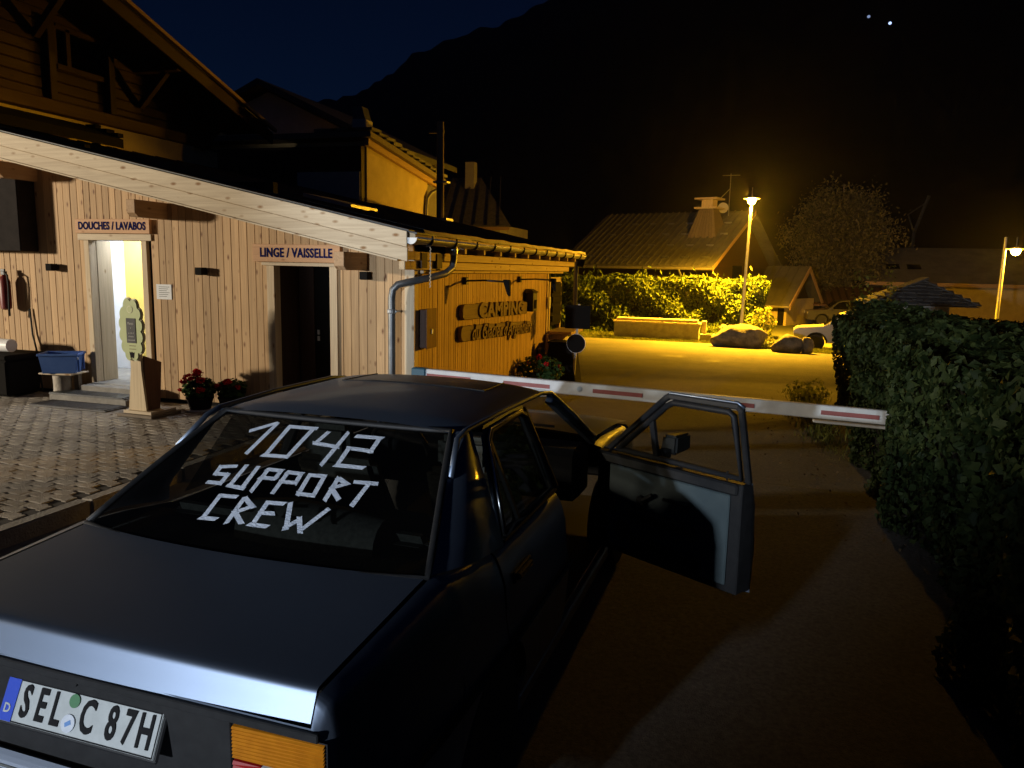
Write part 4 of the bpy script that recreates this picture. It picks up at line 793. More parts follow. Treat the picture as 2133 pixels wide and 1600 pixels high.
part('joint_plate', MB().lathe([(.028, -.037), (.028, -.0352)], (-1.42 + 3.3, 0, BZ(-1.42) - .05), 14, 'y'), ZINC, t, world=False)
part('end_cap', bseg(1.461, 1.53, -.03, .03, -.10, -.002), BARWHITE, t, .012, world=False); part('lower_lip', bseg(.72, 1.47, -.06, .02, -.15, -.128), BARWHITE, t, .004, world=False)
part('pivot_bracket', MB().box(.10, .26, -.05, .05, .78, .90), TEAL, t, .012, world=False); part('post', MB().box(.0, .2, -.1, .1, 0, .76), WHITE, t, .012, world=False)
# ================================================================== VILLAGE BEHIND
# --- chalet with gable towards the road (upper left)
t = thing('chalet', 'big dark timber chalet with wide gable roof at the upper left', 'house', (-10.5, 12, 0))
part('base_wall', MB().box(-18, -10.52, 8.2, 13.75, -.2, 4.17), PLASTER, t); gw = part('gable_wall', MB().prism([(-10.62, 7.6, 4.2), (-10.62, 13.7, 4.2), (-10.62, 13.7, 4.75), (-10.62, 9.0, 6.3), (-10.62, 7.6, 6.7)], (-.3, 0, 0)), CHALETD, t)
for k in range(13):
    z = 4.38 + k * .17; y1 = min(13.7, 13.75 - max(0, (z - 4.7)) * 3.05)
    if y1 > 8: part('log_board', MB().box(-10.62, -10.575 + random.uniform(-.006, .006), 7.6, y1, z, z + .16), CHALET, gw, .012)
part('floor_beam', MB().box(-10.62, -10.35, 7.6, 13.2, 4.17, 4.37), CHALET, t, .015)
for y in (9.82, 11.0): part('post', MB().box(-10.57, -10.47, y - .07, y + .07, 4.37, 5.6), CHALETD, t, .01)
w_ = part('window', MB().box(-10.575, -10.56, 9.9, 10.95, 5.0, 5.52), GLASSW, t)
part('window_frame', MB().box(-10.56, -10.52, 9.88, 9.96, 4.98, 5.54).box(-10.56, -10.52, 10.14, 10.22, 4.98, 5.54).box(-10.56, -10.52, 9.96, 10.95, 5.5, 5.58).box(-10.56, -10.52, 9.96, 10.95, 4.9, 4.98), CHALET, w_)
part('window_curtain', MB().box(-10.59, -10.578, 9.96, 10.95, 5.0, 5.5), DARK, w_)
part('roof', MB().hexa([(-19, 7.0, 6.95), (-9.6, 7.0, 6.95), (-9.6, 14.2, 4.60), (-19, 14.2, 4.60), (-19, 7.0, 7.15), (-9.6, 7.0, 7.15), (-9.6, 14.2, 4.80), (-19, 14.2, 4.80)]), ROOFD, t)
part('bargeboard', MB().hexa([(-9.6, 7.0, 6.78), (-9.55, 7.0, 6.78), (-9.55, 14.3, 4.40), (-9.6, 14.3, 4.40), (-9.6, 7.0, 7.02), (-9.55, 7.0, 7.02), (-9.55, 14.3, 4.64), (-9.6, 14.3, 4.64)]), CHALET, t, .01)
part('verge_strip', MB().hexa([(-9.55, 7.0, 7.03), (-9.48, 7.0, 7.03), (-9.48, 14.35, 4.65), (-9.55, 14.35, 4.65), (-9.55, 7.0, 7.10), (-9.48, 7.0, 7.10), (-9.48, 14.35, 4.71), (-9.55, 14.35, 4.71)]), PURLIN, t)
for y, z in ((11.7, 5.42), (13.3, 4.92), (9.6, 6.05)):
    part('purlin', MB().box(-10.6, -9.65, y - .1, y + .1, z - .18, z), CHALETD, t, .01); part('brace', MB().bar((-10.55, y, z - .75), (-9.95, y, z - .18), .1, .1), CHALETD, t)
lr = part('lean_to_roof', MB().hexa([(-10.5, 7.2, 4.0), (-9.7, 7.2, 3.72), (-9.7, 10.35, 3.72), (-10.5, 10.35, 4.0), (-10.5, 7.2, 4.12), (-9.7, 7.2, 3.86), (-9.7, 10.35, 3.86), (-10.5, 10.35, 4.12)]), DARK, t)
for k in range(3): part('roof_tile', MB().box(-10.4 + k * .22, -10.2 + k * .22, 10.3, 10.42 + .05 * (k % 2), 4.05 - k * .075, 4.11 - k * .075), DARK, lr)
part('side_plaster', MB().box(-10.5, -10.40, 10.6, 12.9, 3.6, 4.16), PLASTER, t)
# --- ochre house with slate verge, chimney, drainpipe
t = thing('ochre_house', 'ochre rendered house end lit by street light behind the shower block roof', 'house', (-8, 17, 0))
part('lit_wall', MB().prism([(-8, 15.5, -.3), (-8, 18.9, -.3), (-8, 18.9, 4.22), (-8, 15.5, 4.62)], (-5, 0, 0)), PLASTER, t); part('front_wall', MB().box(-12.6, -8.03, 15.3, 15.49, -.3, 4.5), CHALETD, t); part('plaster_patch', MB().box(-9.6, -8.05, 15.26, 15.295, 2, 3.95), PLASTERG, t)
rf2 = part('roof', MB().hexa([(-13, 15.2, 4.66), (-7.75, 15.2, 4.66), (-7.75, 19.6, 4.14), (-13, 19.6, 4.14), (-13, 15.2, 4.78), (-7.75, 15.2, 4.78), (-7.75, 19.6, 4.26), (-13, 19.6, 4.26)]), GREYW, t)
for k in range(12):
    y = 15.25 + k * .36; z = 4.79 - (y - 15.2) * .118
    for c in range(3): part('slate', MB().box(-8.3 - c * .42 + random.uniform(-.03, .03), -7.72 - c * .42, y - .05, y + .40, z + .02 * (c % 2) + random.uniform(0, .025), z + .05 + random.uniform(0, .04)), SLATE, rf2)
part('verge_beam', MB().hexa([(-7.95, 15.3, 4.50), (-7.85, 15.3, 4.50), (-7.85, 19.5, 4.0), (-7.95, 19.5, 4.0), (-7.95, 15.3, 4.64), (-7.85, 15.3, 4.64), (-7.85, 19.5, 4.13), (-7.95, 19.5, 4.13)]), PURLIN, t)
ch = part('chimney', MB().box(-8.5, -8.15, 15.75, 16.1, 4.7, 5.15), PLASTERG, t, .02); part('chimney_cowl', MB().hexa([(-8.48, 15.78, 5.151), (-8.18, 15.78, 5.151), (-8.18, 16.08, 5.151), (-8.48, 16.08, 5.151), (-8.52, 15.78, 5.42), (-8.26, 15.78, 5.42), (-8.26, 16.08, 5.42), (-8.52, 16.08, 5.42)]), ZINCD, ch)
part('drainpipe', MB().tube([(-7.8, 19.35, 4.1), (-7.82, 19.2, 3.98), (-7.92, 18.95, 3.86), (-7.95, 18.75, 3.7), (-7.95, 18.7, 3.4), (-7.95, 18.7, 0)], .045, 10), ZINC, t, smooth=60)
t = thing('grey_house', 'tall dark grey house gable barely visible left of the ochre house', 'house', (-16, 24, 0))
part('wall', MB().prism([(-20, 23, -.6), (-11.8, 23, -.6), (-11.8, 23, 5.9), (-15.5, 23, 7.6), (-20, 23, 5.9)], (0, 6, 0)), PLASTERG, t); part('roof', MB().hexa([(-15.5, 22.4, 7.7), (-11.2, 22.4, 5.7), (-11.2, 29.5, 5.7), (-15.5, 29.5, 7.7), (-15.5, 22.4, 7.9), (-11.2, 22.4, 5.9), (-11.2, 29.5, 5.9), (-15.5, 29.5, 7.9)]), ROOFD, t); part('rear_roof', MB().hexa([(-20.6, 22.4, 5.5), (-15.52, 22.4, 7.7), (-15.52, 29.5, 7.7), (-20.6, 29.5, 5.5), (-20.6, 22.4, 5.7), (-15.52, 22.4, 7.9), (-15.52, 29.5, 7.9), (-20.6, 29.5, 5.7)]), ROOFD, t)
for x in (-17.2, -14.2): part('window', MB().box(x, x + .8, 22.97, 22.995, 4.2, 5.3), GLASSW, t)
t = thing('utility_pole', 'wooden utility pole with crossarm rising behind the shower block roof', 'pole', (-6.02, 14.95, zg(15)))
part('post', MB().tube([(0, 0, 0), (-.03, 0, 5.2)], [.095, .07], 10), POLEW, t, smooth=60, world=False); part('crossarm', MB().box(-.28, .05, -.03, .03, 4.98, 5.03), GREYW, t, world=False); part('collar', MB().box(-.14, .16, -.1, .1, 3.98, 4.02), ZINC, t, world=False); part('step_plate', MB().box(-.2, .2, -.2, .2, 3.22, 3.27), ZINC, t, world=False)
t = thing('slate_roof_house', 'dark house with steep ribbed roof and chimney right of the utility pole', 'house', (-16, 47, -1.2))
part('wall', MB().box(-20, -14.4, 45.5, 52, -1.3, 4.6), PLASTERG, t); rr = part('roof', MB().hexa([(-21, 44.8, 4.3), (-13.6, 44.8, 4.3), (-16.8, 48.5, 7.6), (-21, 48.5, 7.6), (-21, 44.8, 4.5), (-13.5, 44.8, 4.5), (-16.7, 48.5, 7.8), (-21, 48.5, 7.8)]), SLATE, t)
for k in range(9): part('roof_batten', MB().bar((-20.6 + k * .8, 44.75, 4.54), (-20.6 + k * .8 - .35 * (k / 9) * 8 * .45, 48.4, 7.82), .05, .06), ZINCD, rr)
part('eave_board', MB().box(-21, -13.55, 44.7, 44.78, 4.22, 4.42), PURLIN, t); part('chimney', MB().box(-17.5, -16.9, 47.6, 48.2, 7, 8.7), PLASTERG, t)
# --- barn with ribbed roof and pyramid chimney (turned clockwise)
def frame_at(x, y, ang):
    c, s = math.cos(ang), math.sin(ang); return lambda a, d, z: (x + a * c + d * s, y - a * s + d * c, z)
BA = R(21); B = frame_at(-1.45, 44, BA)
t = thing('barn', 'long barn with ribbed metal roof and pyramid chimney behind the lit hedge', 'barn', (-1.45, 44, zg(44)))
def bhexa(fr, a0, a1, d0, d1, z00, z10, th): return MB().hexa([fr(a0, d0, z00), fr(a1, d0, z00), fr(a1, d1, z10), fr(a0, d1, z10), fr(a0, d0, z00 + th), fr(a1, d0, z00 + th), fr(a1, d1, z10 + th), fr(a0, d1, z10 + th)])
part('wall', bhexa(B, -10, -.5, .9, 11, -1.3, -1.3, 3.6), CHALETD, t); part('gable', MB().prism([B(-.52, .9, 2.2), B(-.52, 11.1, 2.2), B(-.52, 6, 5.3)], (-.2, 0, 0)), CHALET, t)
part('gable_window', MB().hexa([B(-.51, 4.2, 1.0), B(-.45, 4.2, 1.0), B(-.45, 5.6, 1.0), B(-.51, 5.6, 1.0), B(-.51, 4.2, 2.4), B(-.45, 4.2, 2.4), B(-.45, 5.6, 2.4), B(-.51, 5.6, 2.4)]), GLASSW, t)
rb = part('roof', bhexa(B, -10.4, 0, 0, 6, 2.2, 5.65, .12), FIBRE, t); part('rear_roof', bhexa(B, -10.4, 0, 6.02, 12, 5.65, 2.2, .12), FIBRE, t)
for k in range(25): part('roof_rib', bhexa(B, -.05 - k * .42, .05 - k * .42, -.02, 6, 2.325, 5.775, .06), FIBRE, rb)
for row in range(4):
    for k in range(7): part('snow_stop', bhexa(B, -1.0 - k * 1.26 - .3 * (row % 2), -.55 - k * 1.26 - .3 * (row % 2), .7 + row * 1.25, .74 + row * 1.25, 2.36 + (.7 + row * 1.25) * .575, 2.38 + (.7 + row * 1.25) * .575, .09), ZINC, rb)
part('verge_board', bhexa(B, .001, .06, -.05, 6, 2.05, 5.5, .26), PURLIN, t); part('eave_gutter', MB().tube([B(-10.4, -.08, 2.15), B(.05, -.08, 2.15)], .075, 8), LIT_EAVE, t)
part('drainpipe', MB().tube([B(-2.0, -.08, 2.1), B(-1.9, .0, 1.8), B(-1.6, .5, 1.4), B(-1.5, .8, 1.2), B(-1.5, .85, -1.2)], .06, 8), ZINC, t, smooth=60)
for k in range(4): part('shutter', bhexa(B, -8 + k * 2, -7.2 + k * 2, .84, .895, .6, .6, 1.1), GREYW, t)
chimney_at = lambda a, d, z: B(a - .75, d, z)
pc = part('pyramid_chimney', MB().hexa([chimney_at(-2.35, 2.9, 3.7), chimney_at(-.35, 2.9, 3.7), chimney_at(-.35, 4.6, 4.2), chimney_at(-2.35, 4.6, 4.2), chimney_at(-1.75, 3.4, 5.75), chimney_at(-.85, 3.4, 5.75), chimney_at(-.85, 4.2, 5.75), chimney_at(-1.75, 4.2, 5.75)]), GREYW, t)
for k in range(8):
    f0 = k / 8; part('cladding_board', MB().hexa([chimney_at(-2.35 + 2 * f0 + .02, 2.86, 3.72), chimney_at(-2.35 + 2 * (f0 + .125) - .02, 2.86, 3.72), chimney_at(-2.35 + 2 * (f0 + .125) - .02, 2.92, 3.72), chimney_at(-2.35 + 2 * f0 + .02, 2.92, 3.72), chimney_at(-1.75 + .9 * f0 + .01, 3.36, 5.74), chimney_at(-1.75 + .9 * (f0 + .125) - .01, 3.36, 5.74), chimney_at(-1.75 + .9 * (f0 + .125) - .01, 3.42, 5.74), chimney_at(-1.75 + .9 * f0 + .01, 3.42, 5.74)]), GREYW, pc)
part('chimney_cap', bhexa(chimney_at, -2.0, -.6, 3.15, 4.45, 5.751, 5.751, .1), SPRUCE_X, pc); part('chimney_stack', bhexa(chimney_at, -1.65, -.95, 3.45, 4.15, 5.852, 5.852, .45), SPRUCE_Z, pc); part('chimney_cap', bhexa(chimney_at, -2.0, -.6, 3.15, 4.45, 6.303, 6.303, .1), SPRUCE_X, pc)
t = thing('tv_antenna', 'thin television antenna mast above the barn roof beside the street lamp', 'antenna', B(-1.5, 5.5, 5.4))
part('mast', MB().tube([(0, 0, 0), (0, 0, 2.6)], .03, 6), ZINC, t, world=False); part('boom', MB().tube([(-.5, 0, 2.5), (.55, 0, 2.5)], .025, 6), ZINC, t, world=False); part('boom', MB().tube([(-.75, 0, .9), (.0, 0, 1.7)], .022, 6), ZINC, t, world=False); part('dish', MB().lathe([(.02, .1), (.2, .04), (.32, 0)], (-.35, 0, .55), 16, 'y'), PLASTERG, t, world=False)
# --- small shed with gable to the right
S = frame_at(3.12, 50.0, R(24)); t = thing('shed', 'small pale shed with ribbed roof and open gable right of the lamp post', 'shed', (3.12, 50, zg(50)))
part('roof', bhexa(S, -5.5, 0, 0, 3, -.03, 2.37, .12), SHEDROOF, t); part('rear_roof', bhexa(S, -5.5, 0, 3.02, 6, 2.37, -.03, .12), SHEDROOF, t)
for k in range(10): part('roof_rib', bhexa(S, -.12 - k * .58, -.04 - k * .58, -.02, 3, .095, 2.495, .05), SHEDROOF, t)
part('verge_board', bhexa(S, .001, .07, -.05, 3, -.22, 2.18, .30), PURLIN, t); part('verge_board', bhexa(S, .001, .07, 3.02, 6.05, 2.18, -.22, .30), PURLIN, t)
part('wall', bhexa(S, -5.2, -.4, .6, 5.4, -1.6, -1.6, 2.0), PLASTER, t); part('gable_panel', MB().prism([S(-.7, .6, .2), S(-.7, 5.4, .2), S(-.7, 3, 2.2)], (-.1, 0, 0)), CHALETD, t)
part('doorway', bhexa(S, -.95, -.55, .57, .595, -1.3, -1.3, 1.4), DARK, t); part('doorway', bhexa(S, -3.1, -2.4, .57, .595, -1.5, -1.5, 1.7), DARK, t)
part('eave_gutter', MB().tube([S(-5.5, -.07, -.06), S(.05, -.07, -.06)], .07, 8), LIT_EAVE, t)
t = thing('carport', 'low red-brown ribbed carport roof between the shed and the birch', 'carport', (6.2, 56, zg(56)))
ry = part('roof', MB().hexa([(3.2, 55, -.1), (10.5, 55, -.1), (10.5, 59, 1.05), (3.2, 59, 1.05), (3.2, 55, .0), (10.5, 55, .0), (10.5, 59, 1.15), (3.2, 59, 1.15)]), REDSHEET, t)
for k in range(15): part('roof_rib', MB().bar((3.4 + k * .48, 54.95, .02), (3.4 + k * .48, 59, 1.18), .12, .07), CHALETD, ry)
for x in (3.4, 10.2): part('post', MB().box(x, x + .14, 55.1, 55.24, -1.3, -.1), CHALETD, t)
# --- long low house on the right, stone-slated hut, lamp posts
t = thing('long_house', 'long low house with dark roof behind the right street lamp', 'house', (14, 60, zg(60)))
part('wall', MB().box(10.2, 19.2, 60, 68, -1.3, 1.5), PLASTER, t); part('roof', MB().hexa([(8.6, 59.2, 1.45), (20, 59.2, 1.45), (20, 64, 4.0), (8.6, 64, 4.0), (8.6, 59.2, 1.6), (20, 59.2, 1.6), (20, 64, 4.15), (8.6, 64, 4.15)]), FIBRE, t)
part('eave_board', MB().box(8.6, 20, 59.1, 59.19, 1.35, 1.6), PURLIN, t); part('window', MB().box(12.4, 13.4, 59.96, 59.99, 0.1, 1.2), GLASSW, t); part('window_frame', MB().box(12.3, 13.5, 59.93, 59.955, 1.2, 1.3).box(12.3, 13.5, 59.93, 59.955, 0.0, .1), PURLIN, t)
for x in (10.2, 11.6): part('skylight', MB().hexa([(x, 60.9, 2.52), (x + .9, 60.9, 2.52), (x + .9, 61.5, 2.84), (x, 61.5, 2.84), (x, 60.9, 2.56), (x + .9, 60.9, 2.56), (x + .9, 61.5, 2.88), (x, 61.5, 2.88)]), GLASSW, t)
HX, HY = 5.2, 24.5; t = thing('stone_hut', 'low hut with rough dark stone-slate hip roof behind the near hedge', 'hut', (HX, HY, zg(24)))
part('wall', MB().box(HX - .8, HX + .8, HY + .6, HY + 2.6, -.8, 1.15), PLASTERG, t)
apex = (HX + .12, HY + 1.5, 1.86); cs = [(HX - 1.45, HY, 1.12), (HX + 1.45, HY, 1.12), (HX + 1.45, HY + 3, 1.12), (HX - 1.45, HY + 3, 1.12)]
hr = part('roof', MB().add(cs + [apex], [(0, 1, 4), (1, 2, 4), (2, 3, 4), (3, 0, 4), (3, 2, 1, 0)]), SLATE, t)
for row in range(7):
    f = row / 7.3
    for side in (0, 3, 1):
        a, b = Vector(cs[side]), Vector(cs[(side + 1) % 4]); ap = Vector(apex); p0, p1 = a.lerp(ap, f), b.lerp(ap, f); up = (ap - (a + b) / 2).normalized(); nrm = (b - a).cross(ap - a).normalized(); nrm = nrm if nrm.z > 0 else -nrm
        L = (p1 - p0).length; nk = max(1, int(L / .3)); tt = (p1 - p0).normalized()
        for k in range(nk):
            c0 = p0 + tt * L * (k + .04) / nk; c1 = p0 + tt * L * (k + .96) / nk; lf = nrm * random.uniform(.02, .05); j = up * random.uniform(-.03, .05); u2 = up * .30
            part('slate', MB().hexa([c0 + j + lf, c1 + j + lf * .8, c1 + u2 + nrm * .005, c0 + u2 + nrm * .005, c0 + j + lf + nrm * .035, c1 + j + lf + nrm * .03, c1 + u2 + nrm * .03, c0 + u2 + nrm * .03]), SLATE, hr)
part('ridge_slab', MB().bar((HX - .55, HY + .9, 1.62), (HX + .25, HY + 1.45, 1.93), .3, .05), SLATE, t)
t = thing('garden_cross', 'small white post with crossbars in front of the long house wall', 'post', (11.6, 52, zg(50)))
part('post', MB().tube([(0, 0, 0), (.15, 0, 1.6)], .05, 6), WHITE, t, world=False); part('crossbar', MB().box(-.55, .75, -.03, .03, 1.25, 1.33).box(-.3, .55, -.03, .03, 1.5, 1.56), WHITE, t, world=False)
t = thing('lattice_pole', 'thin dim leaning pole far behind the long house roof', 'pole', (14.5, 75, -1.2)); part('mast', MB().tube([(0, 0, 0), (0, 0, 7), (.9, 0, 10.2)], .14, 6), ZINCD, t, world=False); part('strut', MB().tube([(0, 0, 7), (-.6, 0, 8.6), (.7, 0, 9.6)], .08, 6), ZINCD, t, world=False)
GLOBE = emit('sodium_globe', SODIUM, 3400); 
def street_lamp(x, y, h, label, glow, down, arm=0.0, rad=.33):
    t = thing('street_lamp', label, 'street lamp', (x, y, zg(y)), 0, 'sodium street lamps')
    part('pole', MB().tube([(-.1, 0, 0), (-.05, 0, h * .5), (0, 0, h - .18)] if not arm else [(-arm, 0, 0), (-arm, 0, h + .5)], [.085, .07, .055] if not arm else [.085, .06], 12), GALV, t, smooth=60, world=False)
    if arm: part('arm', MB().tube([(-arm, 0, h + .02), (0, 0, h + .02)], .03, 8), GALV, t, world=False)
    part('shade', MB().lathe([(.02, h + .10), (.12, h + .075), (rad + .03, h + .02), (rad + .05, h), (rad, h - .012)], (0, 0, 0), 24), GALV, t, smooth=40, world=False)
    part('globe', MB().lathe([(.185, h - .02), (.18, h - .08), (.15, h - .17), (.10, h - .23), (.02, h - .26)], (0, 0, 0), 20), glow, t, smooth=True, world=False)
    l = bpy.data.lights.new('street_lamp_bulb', 'SPOT'); l.energy = down; l.color = SODIUM; l.spot_size = R(158); l.spot_blend = .55; l.shadow_soft_size = .12
    lo = bpy.data.objects.new('street_lamp_bulb', l); COL.objects.link(lo); lo.parent = t; lo.location = (0, 0, h - .30)
    part('finial', MB().tube([(0, 0, h + .1), (0, 0, h + .5)], .02, 6), GALV, t, world=False); return t
street_lamp(.33, 37, 6.55, 'glowing orange street lamp on tall pole beside the stone trough', GLOBE, 95000)
street_lamp(11.25, 37.5, 4.45, 'glowing orange street lamp at the right edge of the photo', emit('sodium_globe_far', SODIUM, 1500), 5000, .42, .36)
# --- two lamps outside the frame: one behind the hedge on the right, and the white yard lights behind the photographer; plus an added lamp for the ochre wall
def yard_lamp(loc, h, label, color, power, aim, cone, radius=.12, head=BLACKM):
    t = thing('yard_light', label, 'lamp post', (*loc, zg(loc[1]))); part('pole', MB().tube([(0, 0, 0), (0, 0, h)], .06, 10), GALV, t, world=False)
    p = Vector((loc[0], loc[1], zg(loc[1]) + h)); d = (Vector(aim) - p).normalized(); q = d.to_track_quat('-Z', 'Y').to_matrix().to_4x4()
    o = part('lamp_head', MB().box(-.2, .2, -.12, .12, .02, .16), head, t, .02, world=False); o.matrix_local = Matrix.Translation((0, 0, h)) @ q
    l = bpy.data.lights.new('yard_light_bulb', 'SPOT'); l.energy = power; l.color = color; l.spot_size = R(cone); l.spot_blend = .6; l.shadow_soft_size = radius
    lo = bpy.data.objects.new('yard_light_bulb', l); COL.objects.link(lo); lo.parent = t; lo.matrix_local = Matrix.Translation(Vector((0, 0, h)) + d * .03) @ q; return t
yard_lamp((9.6, 22.5), 4.2, 'sodium lamp post behind the hedge to the right of the photo', SODIUM, 12000, (-4.6, 11.6, .3), 31)
yard_lamp((-4.3, 20.6), 2.75, 'unseen sodium lamp added behind the shower block for the ochre wall', SODIUM, 900, (-8.0, 16.6, 4.4), 100)  # lamp added out of sight to brighten the ochre house wall
yard_lamp((-21.8, -3.6), 3.2, 'warm white lamp post left of the photographer facing the timber wall', (1, .86, .66), 15500, (-6.8, 8, 1.2), 50, .6)
yard_lamp((-5.2, -11), 2.15, 'cool white lamp post behind the photographer', (.80, .89, 1), 10000, (-1.45, 6, 2.55), 27, .16)
# --- stone trough, boulders
t = thing('stone_trough', 'long concrete water trough in front of the lit hedge', 'trough', (-3.5, 36.0, zg(36)))
def hollow(x0, x1, y0, y1, h, th): return MB().box(x0, x1, y0, y0 + th, 0, h).box(x0, x1, y1 - th, y1, 0, h).box(x0, x0 + th, y0 + th, y1 - th, 0, h).box(x1 - th, x1, y0 + th, y1 - th, 0, h).box(x0 + th, x1 - th, y0 + th, y1 - th, 0, .2)
part('basin', hollow(-2.0, 1.9, -.45, .45, .78, .10), CONCD, t, world=False); part('rim', hollow(-2.06, 1.96, -.5, .5, .07, .14), SPRUCE_X, t, world=False).location = (0, 0, .782)
part('water', MB().box(-1.88, 1.78, -.33, .33, .6, .66), pbr('trough_water', (.02, .025, .02), rough=.05), t, world=False)
part('side_basin', hollow(1.98, 2.6, -.5, .35, .36, .08), CONCD, t, world=False); part('spout_stone', MB().box(1.98, 2.2, .1, .35, .361, .95), CONCD, t, .03, world=False)
for k in range(4): part('crossbar', MB().box(.2 + k * .4, .26 + k * .4, -.45, .45, .86, .89), ZINCD, t, world=False)
def boulder(label, x, y, sx, sy, sz, seed):
    bm = bmesh.new(); bmesh.ops.create_icosphere(bm, subdivisions=4, radius=1); r = random.Random(seed); ph = [r.uniform(0, 6) for _ in range(6)]
    planes = [(Vector((r.gauss(0, 1), r.gauss(0, 1), r.gauss(.2, .8))).normalized(), r.uniform(.66, .92)) for _ in range(13)]
    for v in bm.verts:
        for n, d in planes:
            k = v.co.dot(n)
            if k > d: v.co -= n * (k - d) * .93
        v.co *= 1 + .035 * math.sin(5 * v.co.x + ph[0]) * math.sin(6 * v.co.y + ph[1]) + .02 * math.sin(13 * v.co.z + ph[2] + 9 * v.co.x) + r.uniform(-.008, .008)
        v.co = Vector((v.co.x * sx, v.co.y * sy, max(v.co.z * sz + sz * .55, -.1)))
    me = bpy.data.meshes.new('boulder'); bm.to_mesh(me); bm.free()
    return tag(link('boulder', me, ROCK, None, (x, y, zg(y)), smooth=35), label, 'rock', 'boulders along the verge')
boulder('largest flat-topped boulder at the foot of the street lamp', .16, 32.5, 1.18, .8, .68, 4); boulder('medium boulder between the large one and the parked car', 1.95, 30.4, .66, .5, .45, 8)
boulder('small upright boulder in front of the parked car wheel', 2.62, 30.2, .24, .3, .45, 12); boulder('small rounded boulder marker stone behind the largest boulder', -.55, 35.4, .3, .3, .6, 15)
# --- parked cars at the far side
def parked(label, x, y, rot, paint, nm):
    t = thing(nm, label, 'car', (x, y, zg(y)), rot)
    side = [(0, .42), (0, .80), (.08, .92), (1.15, 1.02), (1.75, 1.52), (2.1, 1.62), (3.7, 1.62), (4.15, 1.1), (4.3, 1.0), (4.3, .4)]
    def archp(c):
        return [(c + .40 * math.cos(math.pi * k / 10), .34 + .40 * math.sin(math.pi * k / 10)) for k in range(11)]
    poly = side + [(4.28, .34)] + archp(3.5) + archp(.88) + [(.02, .34)]
    part('body', MB().prism([(a, -.85, b) for a, b in poly], (0, 1.7, 0)), paint, t, .03, world=False, seg=2)
    part('side_windows', MB().prism([(1.38, -.856, 1.06), (1.82, -.856, 1.48), (2.12, -.856, 1.54), (3.6, -.856, 1.54), (3.9, -.856, 1.06)], (0, .01, 0)), GLASSW, t, world=False)
    part('windscreen', MB().add([(1.17, -.74, 1.04), (1.17, .74, 1.04), (1.745, .68, 1.515), (1.745, -.68, 1.515)], [(0, 1, 2, 3)]), GLASSW, t, world=False).location = (-.012, 0, .012)
    part('wing_mirror', MB().box(1.35, 1.47, -1.02, -.86, 1.02, 1.16), paint, t, .02, world=False)
    for c in (.88, 3.5):
        for s in (-.72, .72):
            w = bpy.data.objects.new('wheel', None); COL.objects.link(w); w.parent = t; w.location = (c, s, .335)
            part('tyre', MB().lathe([(.2, -.1), (.32, -.1), (.335, -.07), (.335, .07), (.32, .1), (.2, .1)], (0, 0, 0), 24, 'y'), RUBBER, w, smooth=50, world=False); part('rim', MB().lathe([(.04, -.09), (.17, -.06), (.205, -.1), (.21, .05)], (0, 0, 0), 20, 'y'), RIM, w, world=False)
            part('arch_trim', MB().tube([(.41 * math.cos(math.pi * k / 10), (-.14 if s < 0 else .14), .41 * math.sin(math.pi * k / 10)) for k in range(11)], .035, 6), TRIM, w, world=False)
    part('headlamp', MB().box(-.015, .12, -.8, -.5, .70, .84), CLEARL, t, .01, world=False); part('headlamp', MB().box(-.015, .12, .5, .8, .70, .84), CLEARL, t, .01, world=False); return t
parked('cream off-road car parked behind the boulders, half hidden by the near hedge', 2.38, 34.2, R(-4), CREAM, 'parked_car'); parked('dark car parked under the red-brown carport roof', 4.3, 52.6, R(4), DARKCAR, 'parked_car')
